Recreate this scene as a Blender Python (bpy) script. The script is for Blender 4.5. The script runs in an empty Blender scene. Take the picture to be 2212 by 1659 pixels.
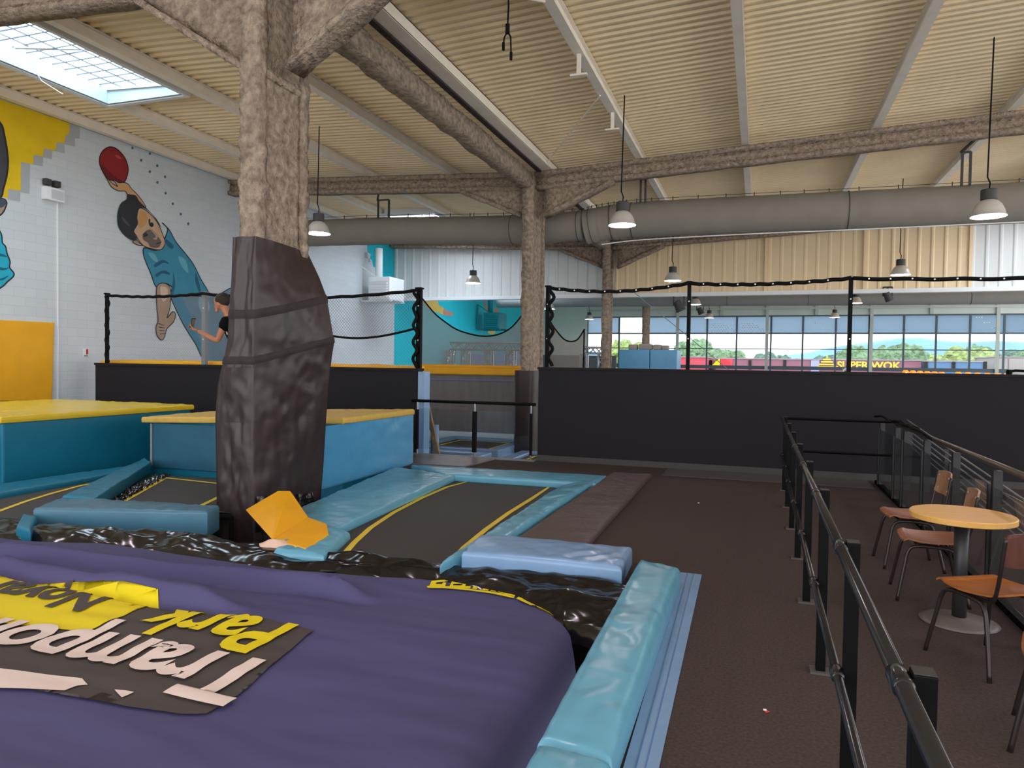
import bpy, bmesh, math, random
from mathutils import Vector, Matrix, noise
from mathutils.geometry import tessellate_polygon
random.seed(7)
S = bpy.context.scene
COL = S.collection
PI = math.pi
# ------------------------------------------------------------------ camera
FPX, CX, CY, EYE = 1550.0, 1106.0, 829.5, 1.7
_d = Vector(((1640-CX)/FPX, (795-CY)/FPX, 1.0)).normalized()          # hall axis (+Y) in camera space (x right, y down, z ahead)
_h = Vector(((640-CX)/FPX, (795-14.5-CY)/FPX, 1.0))                  # a second point of the horizon
_n = _d.cross(_h).normalized()
if _n.y > 0: _n = -_n
_r = _d.cross(_n).normalized()
if _r.x < 0: _r = -_r
def to_world(c): return Vector((_r.dot(c), _d.dot(c), _n.dot(c)))
cam_d = bpy.data.cameras.new('camera'); cam = bpy.data.objects.new('camera', cam_d); COL.objects.link(cam)
ax, ay, az = to_world(Vector((1,0,0))), to_world(Vector((0,-1,0))), to_world(Vector((0,0,-1)))
cam.matrix_world = Matrix(((ax.x,ay.x,az.x,0),(ax.y,ay.y,az.y,0),(ax.z,ay.z,az.z,EYE),(0,0,0,1)))
cam_d.sensor_width = 36.0; cam_d.lens = 36.0*FPX/2212.0; cam_d.clip_end = 1000
S.camera = cam
def ray(u, v): return to_world(Vector(((u-CX)/FPX, (v-CY)/FPX, 1.0)))
O = Vector((0,0,EYE))
def GZ(u, v, z=0.0): d = ray(u,v); return O + d*((z-EYE)/d.z)          # measured points of the photo on a real plane
def GY(u, v, y): d = ray(u,v); return O + d*(y/d.y)
def GX(u, v, x): d = ray(u,v); return O + d*(x/d.x)
# ------------------------------------------------------------------ world, exposure
S.view_settings.view_transform = 'Standard'; S.view_settings.look = 'None'
S.view_settings.gamma = 1.0; S.view_settings.exposure = 1.75; S.view_settings.use_curve_mapping = False
W = bpy.data.worlds.new('sky'); S.world = W; W.use_nodes = True
wn = W.node_tree.nodes; wl = W.node_tree.links
bg = wn['Background']; tc = wn.new('ShaderNodeTexCoord'); sx = wn.new('ShaderNodeSeparateXYZ'); cr = wn.new('ShaderNodeValToRGB')
wl.new(tc.outputs['Generated'], sx.inputs[0]); wl.new(sx.outputs['Z'], cr.inputs[0]); wl.new(cr.outputs[0], bg.inputs[0])
e = cr.color_ramp.elements
e[0].position = 0.0; e[0].color = (0.94,0.95,0.95,1); e[1].position = 0.6; e[1].color = (0.80,0.88,1.0,1)
bg.inputs[1].default_value = 1.0
SKY_GLASS = 4.2      # radiance of the roof-light glazing
LAMP_GLOW = 16.0     # radiance of the lamp lenses
# ------------------------------------------------------------------ materials
def lin(c):
    return tuple(((x/255.0)/12.92 if x/255.0 <= 0.04045 else ((x/255.0+0.055)/1.055)**2.4) for x in c) + (1.0,)
MATS = {}
def mat(name, rgb, rough=0.6, metal=0.0, var=0.0, vscale=4.0, bump=0.0, bscale=20.0, emit=None, estr=0.0, spec=0.5, alpha=1.0, stretch=(1,1,1), detail=4.0, coat=0.0, ridged=False, bdist=0.02):
    if name in MATS: return MATS[name]
    m = bpy.data.materials.new(name); m.use_nodes = True
    nt = m.node_tree; N = nt.nodes; L = nt.links; b = N['Principled BSDF']
    b.inputs['Base Color'].default_value = lin(rgb); b.inputs['Roughness'].default_value = rough
    b.inputs['Metallic'].default_value = metal; b.inputs['Specular IOR Level'].default_value = spec
    b.inputs['Alpha'].default_value = alpha; b.inputs['Coat Weight'].default_value = coat; b.inputs['Coat Roughness'].default_value = 0.15
    if emit: b.inputs['Emission Color'].default_value = lin(emit); b.inputs['Emission Strength'].default_value = estr
    if var or bump:
        t = N.new('ShaderNodeTexCoord'); mp = N.new('ShaderNodeMapping'); mp.inputs['Scale'].default_value = stretch
        L.new(t.outputs['Object'], mp.inputs[0])
    if var:
        n = N.new('ShaderNodeTexNoise'); n.inputs['Scale'].default_value = vscale; n.inputs['Detail'].default_value = detail
        L.new(mp.outputs[0], n.inputs['Vector'])
        r = N.new('ShaderNodeValToRGB'); c = lin(rgb)
        r.color_ramp.elements[0].position = 0.3; r.color_ramp.elements[1].position = 0.7
        r.color_ramp.elements[0].color = tuple(x*(1-var) for x in c[:3])+(1,); r.color_ramp.elements[1].color = tuple(min(1,x*(1+var)) for x in c[:3])+(1,)
        L.new(n.outputs['Fac'], r.inputs[0]); L.new(r.outputs[0], b.inputs['Base Color'])
    if bump:
        n2 = N.new('ShaderNodeTexNoise'); n2.inputs['Scale'].default_value = bscale; n2.inputs['Detail'].default_value = detail
        if ridged: n2.noise_type = 'RIDGED_MULTIFRACTAL'; n2.inputs['Distortion'].default_value = 1.2; n2.inputs['Detail'].default_value = 2.5
        L.new(mp.outputs[0], n2.inputs['Vector'])
        bp = N.new('ShaderNodeBump'); bp.inputs['Strength'].default_value = bump; bp.inputs['Distance'].default_value = bdist
        L.new(n2.outputs['Fac'], bp.inputs['Height']); L.new(bp.outputs[0], b.inputs['Normal'])
    MATS[name] = m; return m
def mat_blocks():
    m = mat('white_blockwork', (232,234,236), 0.75); nt = m.node_tree; N = nt.nodes; L = nt.links; b = N['Principled BSDF']
    t = N.new('ShaderNodeTexCoord'); s = N.new('ShaderNodeSeparateXYZ'); c = N.new('ShaderNodeCombineXYZ')
    L.new(t.outputs['Object'], s.inputs[0]); L.new(s.outputs['Y'], c.inputs[0]); L.new(s.outputs['Z'], c.inputs[1])
    br = N.new('ShaderNodeTexBrick'); br.inputs['Scale'].default_value = 1.0; br.inputs['Brick Width'].default_value = 0.5; br.inputs['Row Height'].default_value = 0.2
    br.inputs['Mortar Size'].default_value = 0.004; br.inputs['Mortar Smooth'].default_value = 0.6
    br.inputs['Color1'].default_value = lin((212,218,222)); br.inputs['Color2'].default_value = lin((207,214,219)); br.inputs['Mortar'].default_value = lin((188,194,199))
    L.new(c.outputs[0], br.inputs['Vector']); L.new(br.outputs['Color'], b.inputs['Base Color'])
    bp = N.new('ShaderNodeBump'); bp.inputs['Strength'].default_value = 0.25; bp.inputs['Distance'].default_value = 0.01
    L.new(br.outputs['Fac'], bp.inputs['Height']); bp.invert = True; L.new(bp.outputs[0], b.inputs['Normal'])
    return m
def mat_net(name, rgb, cover, fine):
    m = bpy.data.materials.new(name); m.use_nodes = True; nt = m.node_tree; N = nt.nodes; L = nt.links
    b = N['Principled BSDF']; b.inputs['Base Color'].default_value = lin(rgb); b.inputs['Roughness'].default_value = 0.8
    tr = N.new('ShaderNodeBsdfTransparent'); mx = N.new('ShaderNodeMixShader')
    t = N.new('ShaderNodeTexCoord'); mp = N.new('ShaderNodeMapping'); mp.inputs['Rotation'].default_value = (0, PI/4, 0); mp.inputs['Scale'].default_value = (fine,)*3
    L.new(t.outputs['Object'], mp.inputs[0]); s = N.new('ShaderNodeSeparateXYZ'); L.new(mp.outputs[0], s.inputs[0])
    outs = []
    for a in ('X','Z'):
        fr = N.new('ShaderNodeMath'); fr.operation = 'FRACT'; L.new(s.outputs[a], fr.inputs[0])
        lt = N.new('ShaderNodeMath'); lt.operation = 'LESS_THAN'; lt.inputs[1].default_value = cover; L.new(fr.outputs[0], lt.inputs[0]); outs.append(lt)
    mxm = N.new('ShaderNodeMath'); mxm.operation = 'MAXIMUM'; L.new(outs[0].outputs[0], mxm.inputs[0]); L.new(outs[1].outputs[0], mxm.inputs[1])
    L.new(mxm.outputs[0], mx.inputs[0]); L.new(tr.outputs[0], mx.inputs[1]); L.new(b.outputs[0], mx.inputs[2])
    L.new(mx.outputs[0], N['Material Output'].inputs[0]); MATS[name] = m; return m
def mat_glass(name, tint, refl):
    m = bpy.data.materials.new(name); m.use_nodes = True; nt = m.node_tree; N = nt.nodes; L = nt.links
    N.remove(N['Principled BSDF']); tr = N.new('ShaderNodeBsdfTransparent'); tr.inputs[0].default_value = tint
    g = N.new('ShaderNodeBsdfGlossy'); g.inputs['Roughness'].default_value = 0.02; mx = N.new('ShaderNodeMixShader')
    lw = N.new('ShaderNodeLayerWeight'); pw = N.new('ShaderNodeMath'); pw.operation = 'POWER'; pw.inputs[1].default_value = 4.0
    fr = N.new('ShaderNodeMath'); fr.operation = 'MULTIPLY_ADD'; fr.inputs[1].default_value = .7; fr.inputs[2].default_value = refl
    L.new(lw.outputs['Facing'], pw.inputs[0]); L.new(pw.outputs[0], fr.inputs[0]); L.new(fr.outputs[0], mx.inputs[0]); L.new(tr.outputs[0], mx.inputs[1]); L.new(g.outputs[0], mx.inputs[2])
    L.new(mx.outputs[0], N['Material Output'].inputs[0]); MATS[name] = m; return m
M_block = mat_blocks()
M_net = mat_net('black_net', (30,30,32), 0.08, 22.0); M_netd = mat_net('dense_net', (158,150,142), 0.40, 30.0)
M_netf = mat_net('faint_net', (50,50,52), 0.03, 22.0)
M_glass = mat_glass('window_glass', (0.97,0.99,1,1), .01); M_panel = mat_glass('guard_glass', (0.93,0.95,0.96,1), .04)
M_carpet = mat('brown_black_carpet', (80,68,65), 0.95, var=0.22, vscale=60, bump=0.4, bscale=350, spec=0.15)
M_blackwall = mat('black_fabric_wall', (40,38,42), 0.9, var=0.12, vscale=90, bump=0.2, bscale=260, spec=0.2)
M_deck = mat('cream_steel_deck', (248,226,186), 0.55, var=0.05, vscale=1.2)
M_purlin = mat('cream_purlin', (248,238,222), 0.5, var=0.05, vscale=3)
M_flock = mat('sprayed_fireproofing', (166,148,132), 1.0, var=0.40, vscale=11, bump=1.0, bscale=22, spec=0.1, detail=9, bdist=.06)
M_clad = mat('white_cladding', (226,226,224), 0.5); M_cladb = mat('beige_cladding', (244,218,178), 0.5, var=0.04, vscale=1)
M_white = mat('white_paint', (238,240,242), 0.5); M_grey = mat('grey_metal', (128,132,136), 0.5, metal=0.3)
M_black = mat('black_paint', (6,6,6), 0.55, spec=.12); M_blackm = mat('black_matte', (12,12,13), 0.8, spec=.2)
M_steel = mat('steel', (150,152,156), 0.3, metal=0.9)
M_tube = mat('glossy_black_tube', (26,26,30), 0.2, spec=.6)
def vinyl(name, rgb, rough=0.27, bump=0.30, bscale=2.6, stretch=(1,1,1), var=0.05, spec=0.5):
    return mat(name, rgb, rough, var=var, vscale=2.5, bump=bump, bscale=bscale, stretch=stretch, detail=5, spec=spec, ridged=True, bdist=.03)
M_blue = vinyl('blue_vinyl', (104,168,194)); M_bluel = vinyl('light_blue_vinyl', (126,160,198)); M_blued = vinyl('dark_blue_vinyl', (20,116,146), 0.4, 0.12)
M_bluem = vinyl('mid_blue_vinyl', (80,154,198), 0.3, 0.2); M_yel = vinyl('yellow_vinyl', (232,196,48), 0.28, 0.2, 4); M_yelm = vinyl('amber_vinyl', (246,176,22), 0.55, 0.12)
M_yelf = mat('yellow_foam_top', (214,176,84), 0.6, var=0.12, vscale=8, stretch=(1,8,1))
M_wrap = vinyl('brown_black_tarpaulin', (50,36,36), 0.40, 0.16, 1.6, (1,1,0.6)); M_mat = vinyl('brown_vinyl_mat', (88,74,70), 0.42, 0.35, 6, (1,3,1))
M_tarp = vinyl('black_plastic_film', (26,23,22), 0.17, 0.75, 4.5, (.6,1.4,1), var=0.2)
M_bag = mat('navy_bag_cloth', (80,76,116), 0.7, var=0.08, vscale=1.2, bump=0.15, bscale=3, stretch=(0.5,2.2,1), spec=0.25)
M_bed = mat('trampoline_bed', (66,62,60), 0.75, var=0.1, vscale=30, bump=0.1, bscale=300); M_yline = mat('yellow_line', (240,208,30), 0.5)
M_print = mat('print_brown', (78,70,68), 0.7, spec=0.25); M_printy = mat('print_yellow', (226,204,20), 0.65, spec=0.25); M_printw = mat('print_white', (226,206,198), 0.7, spec=0.25)
M_duct = mat('grey_fabric_duct', (142,134,124), 0.85, var=0.06, vscale=2, bump=0.25, bscale=1.6)
M_duct2 = mat('pale_grey_duct', (150,152,152), 0.8, var=0.05, vscale=2)
M_lampsh = mat('lamp_shade_alu', (205,198,192), 0.35, metal=0.2); M_lamph = mat('lamp_housing', (62,60,58), 0.6)
M_lens = mat('lamp_lens', (255,240,250), 0.4, emit=(255,236,246), estr=LAMP_GLOW)
M_skyg = mat('roof_light_glazing', (235,245,250), 0.4, emit=(226,240,255), estr=SKY_GLASS)
M_wood = mat('plywood', (156,96,66), 0.3, var=0.18, vscale=3, stretch=(1,9,9)); M_woodl = mat('pale_plywood', (158,118,88), 0.35, var=0.15, vscale=3, stretch=(1,9,9)); M_woodd = mat('dark_plywood', (96,60,50), 0.35, var=0.15, vscale=3, stretch=(9,9,1))
M_table = mat('beech_laminate', (226,172,92), 0.4, var=0.06, vscale=3, stretch=(1,10,1)); M_chairm = mat('brown_chair_tube', (58,48,44), 0.3, metal=0.5)
# ------------------------------------------------------------------ mesh helpers
class MB:
    def __init__(s): s.v = []; s.f = []
    def add(s, vs, fs):
        k = len(s.v); s.v += [Vector(p) for p in vs]; s.f += [tuple(i+k for i in f) for f in fs]; return s
    def box(s, a, b):
        (x0,y0,z0),(x1,y1,z1) = a,b
        return s.hexa([(x0,y0,z0),(x1,y0,z0),(x1,y1,z0),(x0,y1,z0)],[(x0,y0,z1),(x1,y0,z1),(x1,y1,z1),(x0,y1,z1)])
    def hexa(s, lo, hi):
        n = len(lo); fs = [tuple(range(n-1,-1,-1)), tuple(range(n,2*n))] + [(i,(i+1)%n,n+(i+1)%n,n+i) for i in range(n)]
        return s.add(list(lo)+list(hi), fs)
    def bar(s, p, q, w, h, up=(0,0,1)):
        p, q = Vector(p), Vector(q); d = (q-p).normalized(); u = Vector(up)
        if abs(d.dot(u)) > .99: u = Vector((0,1,0))
        a = d.cross(u).normalized()*w/2; b = a.cross(d).normalized()*h/2
        return s.hexa([p-a-b,p+a-b,p+a+b,p-a+b],[q-a-b,q+a-b,q+a+b,q-a+b])
    def tube(s, pts, r, n=8, cap=True, closed=False):
        pts = [Vector(p) for p in pts]; k0 = len(s.v); m = len(pts); rr = r if isinstance(r,(list,tuple)) else [r]*m
        ref = None
        for i,p in enumerate(pts):
            if closed: d = (pts[(i+1)%m]-pts[i-1]).normalized()
            else: d = (pts[min(i+1,m-1)]-pts[max(i-1,0)]).normalized()
            if ref is None: ref = Vector((0,0,1)) if abs(d.z) < .9 else Vector((1,0,0))
            a = (ref - d*ref.dot(d)).normalized(); ref = a; b = d.cross(a)
            for j in range(n): t = 2*PI*j/n; s.v.append(p + a*(rr[i]*math.cos(t)) + b*(rr[i]*math.sin(t)))
        for i in range(m if closed else m-1):
            i2 = (i+1)%m
            for j in range(n): s.f.append((k0+i*n+j, k0+i*n+(j+1)%n, k0+i2*n+(j+1)%n, k0+i2*n+j))
        if cap and not closed:
            s.f.append(tuple(k0+j for j in range(n-1,-1,-1))); s.f.append(tuple(k0+(m-1)*n+j for j in range(n)))
        return s
    def lathe(s, prof, c, n=24, cap=True):
        k0 = len(s.v); c = Vector(c)
        for r,z in prof:
            for j in range(n): t = 2*PI*j/n; s.v.append(c+Vector((r*math.cos(t), r*math.sin(t), z)))
        for i in range(len(prof)-1):
            for j in range(n): s.f.append((k0+i*n+j, k0+i*n+(j+1)%n, k0+(i+1)*n+(j+1)%n, k0+(i+1)*n+j))
        if cap:
            s.f.append(tuple(k0+j for j in range(n-1,-1,-1))); s.f.append(tuple(k0+(len(prof)-1)*n+j for j in range(n)))
        return s
    def grid(s, fn, nu, nv, closed_u=False):
        k0 = len(s.v)
        for j in range(nv+1):
            for i in range(nu + (0 if closed_u else 1)): s.v.append(Vector(fn(i/nu, j/nv)))
        w = nu + (0 if closed_u else 1)
        for j in range(nv):
            for i in range(nu): s.f.append((k0+j*w+i, k0+j*w+(i+1)%w, k0+(j+1)*w+(i+1)%w, k0+(j+1)*w+i))
        return s
    def build(s, name, m, parent=None, smooth=False, bevel=0.0, seg=2, normals=True):
        me = bpy.data.meshes.new(name); me.from_pydata([tuple(p) for p in s.v], [], s.f); me.update()
        o = bpy.data.objects.new(name, me); COL.objects.link(o); me.materials.append(m)
        if normals or bevel:
            bm = bmesh.new(); bm.from_mesh(me)
            if bevel: bmesh.ops.bevel(bm, geom=[e for e in bm.edges if len(e.link_faces)==2 and e.calc_face_angle(0) > .5], offset=bevel, segments=seg, profile=.6, affect='EDGES', clamp_overlap=True)
            if normals: bmesh.ops.recalc_face_normals(bm, faces=bm.faces)
            bm.to_mesh(me); bm.free()
        if smooth:
            for p in me.polygons: p.use_smooth = True
        if parent: o.parent = parent; o.matrix_parent_inverse = Matrix.Translation(-parent.location) if not parent.rotation_euler.z else parent.matrix_basis.inverted()
        return o
def tag(o, label, cat, group=None):
    o['label'] = label; o['category'] = cat
    if group: o['group'] = group
    return o
def thing(name, label, cat, loc=(0,0,0), group=None):
    o = bpy.data.objects.new(name, None); COL.objects.link(o); o.location = loc; o.empty_display_size = .1
    return tag(o, label, cat, group)
def struct(o): o['kind'] = 'structure'; return o
def dup(root, delta, label, group=None, rotz=None):
    r = root.copy(); COL.objects.link(r); r.location = root.location + Vector(delta); r['label'] = label
    if rotz is not None: r.rotation_euler.z = rotz
    if group: r['group'] = group
    for ch in list(root.children):
        c = ch.copy(); COL.objects.link(c); c.parent = r
        for g in list(ch.children): d = g.copy(); COL.objects.link(d); d.parent = c
    return r
def nz(x, y, z=0.0): return noise.noise(Vector((x,y,z)))
def catmull(pts, sub=6, closed=True):
    out = []; n = len(pts)
    for i in range(n if closed else n-1):
        g = (lambda k: pts[k%n]) if closed else (lambda k: pts[max(0,min(n-1,k))])
        p0,p1,p2,p3 = (Vector(g(i+k)) for k in (-1,0,1,2))
        for j in range(sub):
            t = j/sub; out.append(.5*((2*p1)+(p2-p0)*t+(2*p0-5*p1+4*p2-p3)*t*t+(3*p1-p0-3*p2+p3)*t**3))
    if not closed: out.append(Vector(pts[-1]))
    return out
def tri_poly(name, pts, m, parent, thick=None):
    """a flat polygon (any planar outline), triangulated"""
    me = bpy.data.meshes.new(name); me.from_pydata([tuple(p) for p in pts], [], [tuple(f) for f in tessellate_polygon([[Vector(p) for p in pts]])]); me.update(); me.materials.append(m)
    o = bpy.data.objects.new(name, me); COL.objects.link(o)
    if parent: o.parent = parent; o.matrix_parent_inverse = Matrix.Translation(-parent.location)
    return o
def pad(name, quad, th, m, parent=None, r=.03, puff=.02, wr=.006, seed=0, nu=None, nv=None, lean=(0,0)):
    """upholstered pad on a 4-cornered base (near-a, near-b, far-b, far-a); th = thickness; rounded rim, puffed and creased top"""
    q = [Vector(p) for p in quad]; q = [Vector((p.x,p.y,p.z)) for p in q]
    L = ((q[1]-q[0]).length+(q[2]-q[3]).length)/2; Wd = ((q[3]-q[0]).length+(q[2]-q[1]).length)/2
    r = min(r, th*.48, L*.3, Wd*.3)
    def ticks(D):
        k = max(4, min(84, int(D/.04))); mid = [r/D + (1-2*r/D)*i/k for i in range(k+1)]
        e_ = [r/D*(1-math.cos(a*PI/8)) for a in range(0,4)]
        return e_ + mid + [1-x for x in reversed(e_)]
    tu, tv = ticks(L), ticks(Wd)
    def P(s,t,h):
        b = (q[0]*(1-s)+q[1]*s)*(1-t)+(q[3]*(1-s)+q[2]*s)*t; return b+Vector((lean[0]*h,lean[1]*h,h))
    mb = MB(); nu_, nv_ = len(tu), len(tv)
    for t in tv:
        for s in tu:
            d = min(s*L,(1-s)*L,t*Wd,(1-t)*Wd); dr = r-math.sqrt(max(0,r*r-(r-min(d,r))**2)) if d < r else 0
            p = P(s,t,0); pf = puff*max(0,(1-(2*s-1)**6))*max(0,(1-(2*t-1)**4))
            w = wr*(nz(p.x*3+seed,p.y*3,seed*1.7)+.6*nz(p.x*9,p.y*9+seed,3)) if d > r*.5 else 0
            if wr > .004:
                du, dv = min(s,1-s)*L, min(t,1-t)*Wd; al = s*L if dv < du else t*Wd
                g_ = max(0,1-min(du,dv)/.16)*(1 if d > r*.25 else .4); w += wr*.5*g_*(1-3.2*abs(nz(al*5.5+seed*3,seed,1)))
                c_ = nz(p.x*1.7+p.y*1.1+seed,p.y*1.9-p.x,seed); w += -wr*1.1*max(0,1-abs(c_)/.05) if d > r else 0
            mb.v.append(P(s,t,max(th-dr+pf+w, th*.3)))
    for j in range(nv_-1):
        for i in range(nu_-1): mb.f.append((j*nu_+i,j*nu_+i+1,(j+1)*nu_+i+1,(j+1)*nu_+i))
    ring = [i for i in range(nu_)]+[j*nu_+nu_-1 for j in range(1,nv_)]+[(nv_-1)*nu_+i for i in range(nu_-2,-1,-1)]+[j*nu_ for j in range(nv_-2,0,-1)]
    st = [(tu[k%nu_], tv[k//nu_]) for k in ring]; k0 = len(mb.v)
    for s,t in st:
        mb.v.append(P(s,t,r*.5))
    k1 = len(mb.v)
    for s,t in st: mb.v.append(P(s*(1-.5*r/L)+.25*r/L, t*(1-.5*r/Wd)+.25*r/Wd, 0))
    n = len(ring)
    for i in range(n):
        i2 = (i+1)%n; mb.f.append((ring[i2],ring[i],k0+i,k0+i2)); mb.f.append((k0+i2,k0+i,k1+i,k1+i2))
    mb.f.append(tuple(k1+i for i in range(n)))
    return mb.build(name, m, parent, smooth=True)
def text_mesh(s, bold=.02):
    c = bpy.data.curves.new('txt','FONT'); c.body = s; c.size = 1.0; c.offset = bold; c.resolution_u = 4
    o = bpy.data.objects.new('txt', c); COL.objects.link(o); bpy.context.view_layer.update()
    dg = bpy.context.evaluated_depsgraph_get(); me = bpy.data.meshes.new_from_object(o.evaluated_get(dg))
    bpy.data.objects.remove(o); bpy.data.curves.remove(c); return me
def text_width(s, bold=.02):
    me = text_mesh(s, bold); w = max(v.co.x for v in me.vertices); bpy.data.meshes.remove(me); return w
def drape(name, me_or_pts, m, parent, zf, cell=.06, lift=.004):
    """lay a flat mesh / outline on the surface zf(x,y)"""
    bm = bmesh.new()
    if isinstance(me_or_pts, list):
        f = bm.faces.new([bm.verts.new((p[0],p[1],0)) for p in me_or_pts]); bmesh.ops.triangulate(bm, faces=[f], ngon_method='EAR_CLIP')
    else: bm.from_mesh(me_or_pts)
    xs = [v.co.x for v in bm.verts]; ys = [v.co.y for v in bm.verts]
    for axis,lo,hi in ((0,min(xs),max(xs)),(1,min(ys),max(ys))):
        k = lo+cell
        while k < hi:
            co = (k,0,0) if axis == 0 else (0,k,0); no = (1,0,0) if axis == 0 else (0,1,0)
            bmesh.ops.bisect_plane(bm, geom=bm.verts[:]+bm.edges[:]+bm.faces[:], plane_co=co, plane_no=no); k += cell
    for v in bm.verts: v.co.z = zf(v.co.x, v.co.y)+lift
    bmesh.ops.recalc_face_normals(bm, faces=bm.faces)
    if sum(f.normal.z for f in bm.faces) < 0: bmesh.ops.reverse_faces(bm, faces=bm.faces)
    me = bpy.data.meshes.new(name); bm.to_mesh(me); bm.free(); me.materials.append(m)
    o = bpy.data.objects.new(name, me); COL.objects.link(o)
    for p in me.polygons: p.use_smooth = True
    if parent: o.parent = parent; o.matrix_parent_inverse = Matrix.Translation(-parent.location)
    return o
WY = 12.2          # plane of the black walls
XL = -15.0         # block wall
PIT = -0.6
# ================================================================== SETTING
b = MB().box((-.56,-6,-.3),(20,5.95,0)); b.box((-2.1,5.95,-.3),(20,WY+.02,0)); b.box((-6.1,10.55,-.3),(-2.1,WY+.02,0))
struct(b.build('floor', M_carpet))
b = MB().box((XL-.2,-6,PIT-.1),(-.3,WY,PIT)); struct(b.build('floor', mat('pit_floor_near',(30,28,28),.9)))
b = MB().box((XL-.2,WY+.02,PIT-.1),(20,47,PIT))
struct(b.build('floor', mat('pale_bounce_floor', (130,136,142), .9, var=.1, vscale=5)))  # mostly hidden floor, made pale to bounce light onto roof and cladding
b = MB().box((XL-.25,-6,PIT),(XL,27.8,7.5)); struct(b.build('wall_left', M_block))
M_teal = mat('teal_paint', (24,196,214), .7, var=.05, vscale=1)
b = MB().box((XL-.25,27.8,PIT),(XL,47.4,7.5)); struct(b.build('wall_left', M_teal))
def roofz(x): return 6.80+.048*abs(x+5.5)
# corrugated deck, ribs across the hall
def deck(x0, x1, y0, y1, skips):
    mb = MB(); p = .20; prof = [(0,0),(.055,0),(.08,.04),(.175,.04),(.20,0)]
    y = y0
    while y < y1:
        xs = [x0, x1]
        for sx0,sx1,sy0,sy1 in skips:
            if sy0-.01 < y < sy1-.2 and x0 < sx0 < x1: xs = [x0, sx0, sx1, x1]
        for a in range(0,len(xs),2):
            k = len(mb.v)
            for dy,dz in prof:
                for x in (xs[a],xs[a+1]): mb.v.append(Vector((x,y+dy,roofz(x)+dz)))
            for i in range(len(prof)-1): mb.f.append((k+2*i,k+2*i+1,k+2*i+3,k+2*i+2))
        y += p
    return mb
SK = [(-12.7,-10.75,8.0,11.3),(-12.7,-10.75,22.7,26.2),(7.5,9.6,8.0,11.3),(7.5,9.6,22.7,26.2),(-12.7,-10.75,31.0,34.3)]
mb = deck(XL-.3,-5.5,-6,47.4,SK); m2 = deck(-5.5,20,-6,47.4,SK); mb.add(m2.v, m2.f)
struct(mb.build('ceiling', M_deck))
# clad partition above the opening, ribs upright
def clad(x0, x1, z0, zt, y, m, name, dp=.035):
    mb = MB(); x = x0; prof = [(0,0),(.04,-dp),(.10,-dp),(.14,0),(.40,0)]
    while x < x1-.01:
        k = len(mb.v)
        for dx,dy in prof:
            xx = min(x+dx,x1); mb.v.append(Vector((xx,y+dy,z0))); mb.v.append(Vector((xx,y+dy,zt(xx))))
        for i in range(len(prof)-1): mb.f.append((k+2*i,k+2*i+2,k+2*i+3,k+2*i+1))
        x += .40
    mb.box((x0,y+.01,z0),(x1,y+.12,zt(0)-.2)); return struct(mb.build(name, m, normals=False))
clad(XL,-5.4,4.5,lambda x: roofz(x)-.05,27.8,M_clad,'wall_rear')
clad(-5.4,3.4,4.5,lambda x: roofz(x)-.05,27.8,M_cladb,'wall_rear',.012)
clad(3.4,6.6,4.5,lambda x: roofz(x)-.05,27.8,M_cladb,'wall_rear')
clad(6.6,20,4.5,lambda x: roofz(x)-.05,27.8,M_clad,'wall_rear')
b = MB().box((XL,27.68,4.36),(20,27.98,4.5)); struct(b.build('trim_1', M_white))
for x in (.15, 3.4, 6.6):
    struct(MB().box((x-.05,27.72,4.5),(x+.05,27.79,roofz(x)-.3)).build('trim_2', M_cladb))
# far window wall
b = MB().box((XL,47,4.95),(20,47.25,7.5)); b.box((XL,47,PIT),(-10.9,47.25,4.95)); b.box((XL,47,PIT),(20,47.25,.2))
struct(b.build('wall_far', mat('pale_green_grey_paint', (206,216,210), .6)))
M_mull = mat('dark_mullion', (74,92,104), .5); M_film = mat('blue_grey_window_film', (120,160,190), .5, emit=(120,165,200), estr=.0)
def film_mat():
    m = bpy.data.materials.new('tinted_pane'); m.use_nodes = True; N = m.node_tree.nodes; L = m.node_tree.links
    tl = N.new('ShaderNodeBsdfTranslucent'); tl.inputs[0].default_value = (.42,.49,.54,1); tr = N.new('ShaderNodeBsdfTransparent'); tr.inputs[0].default_value = (.34,.41,.47,1)
    mx = N.new('ShaderNodeMixShader'); mx.inputs[0].default_value = .45; N.remove(N['Principled BSDF'])
    L.new(tl.outputs[0], mx.inputs[1]); L.new(tr.outputs[0], mx.inputs[2]); L.new(mx.outputs[0], N['Material Output'].inputs[0]); return m
M_film = film_mat()
bounds = [-10.9]+[round(GY(u,740,47).x,2) for u in (1337,1391,1463,1527,1591,1665,1734,1805,1877,1952,2022,2095,2169)]+[14.9,17]
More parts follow.
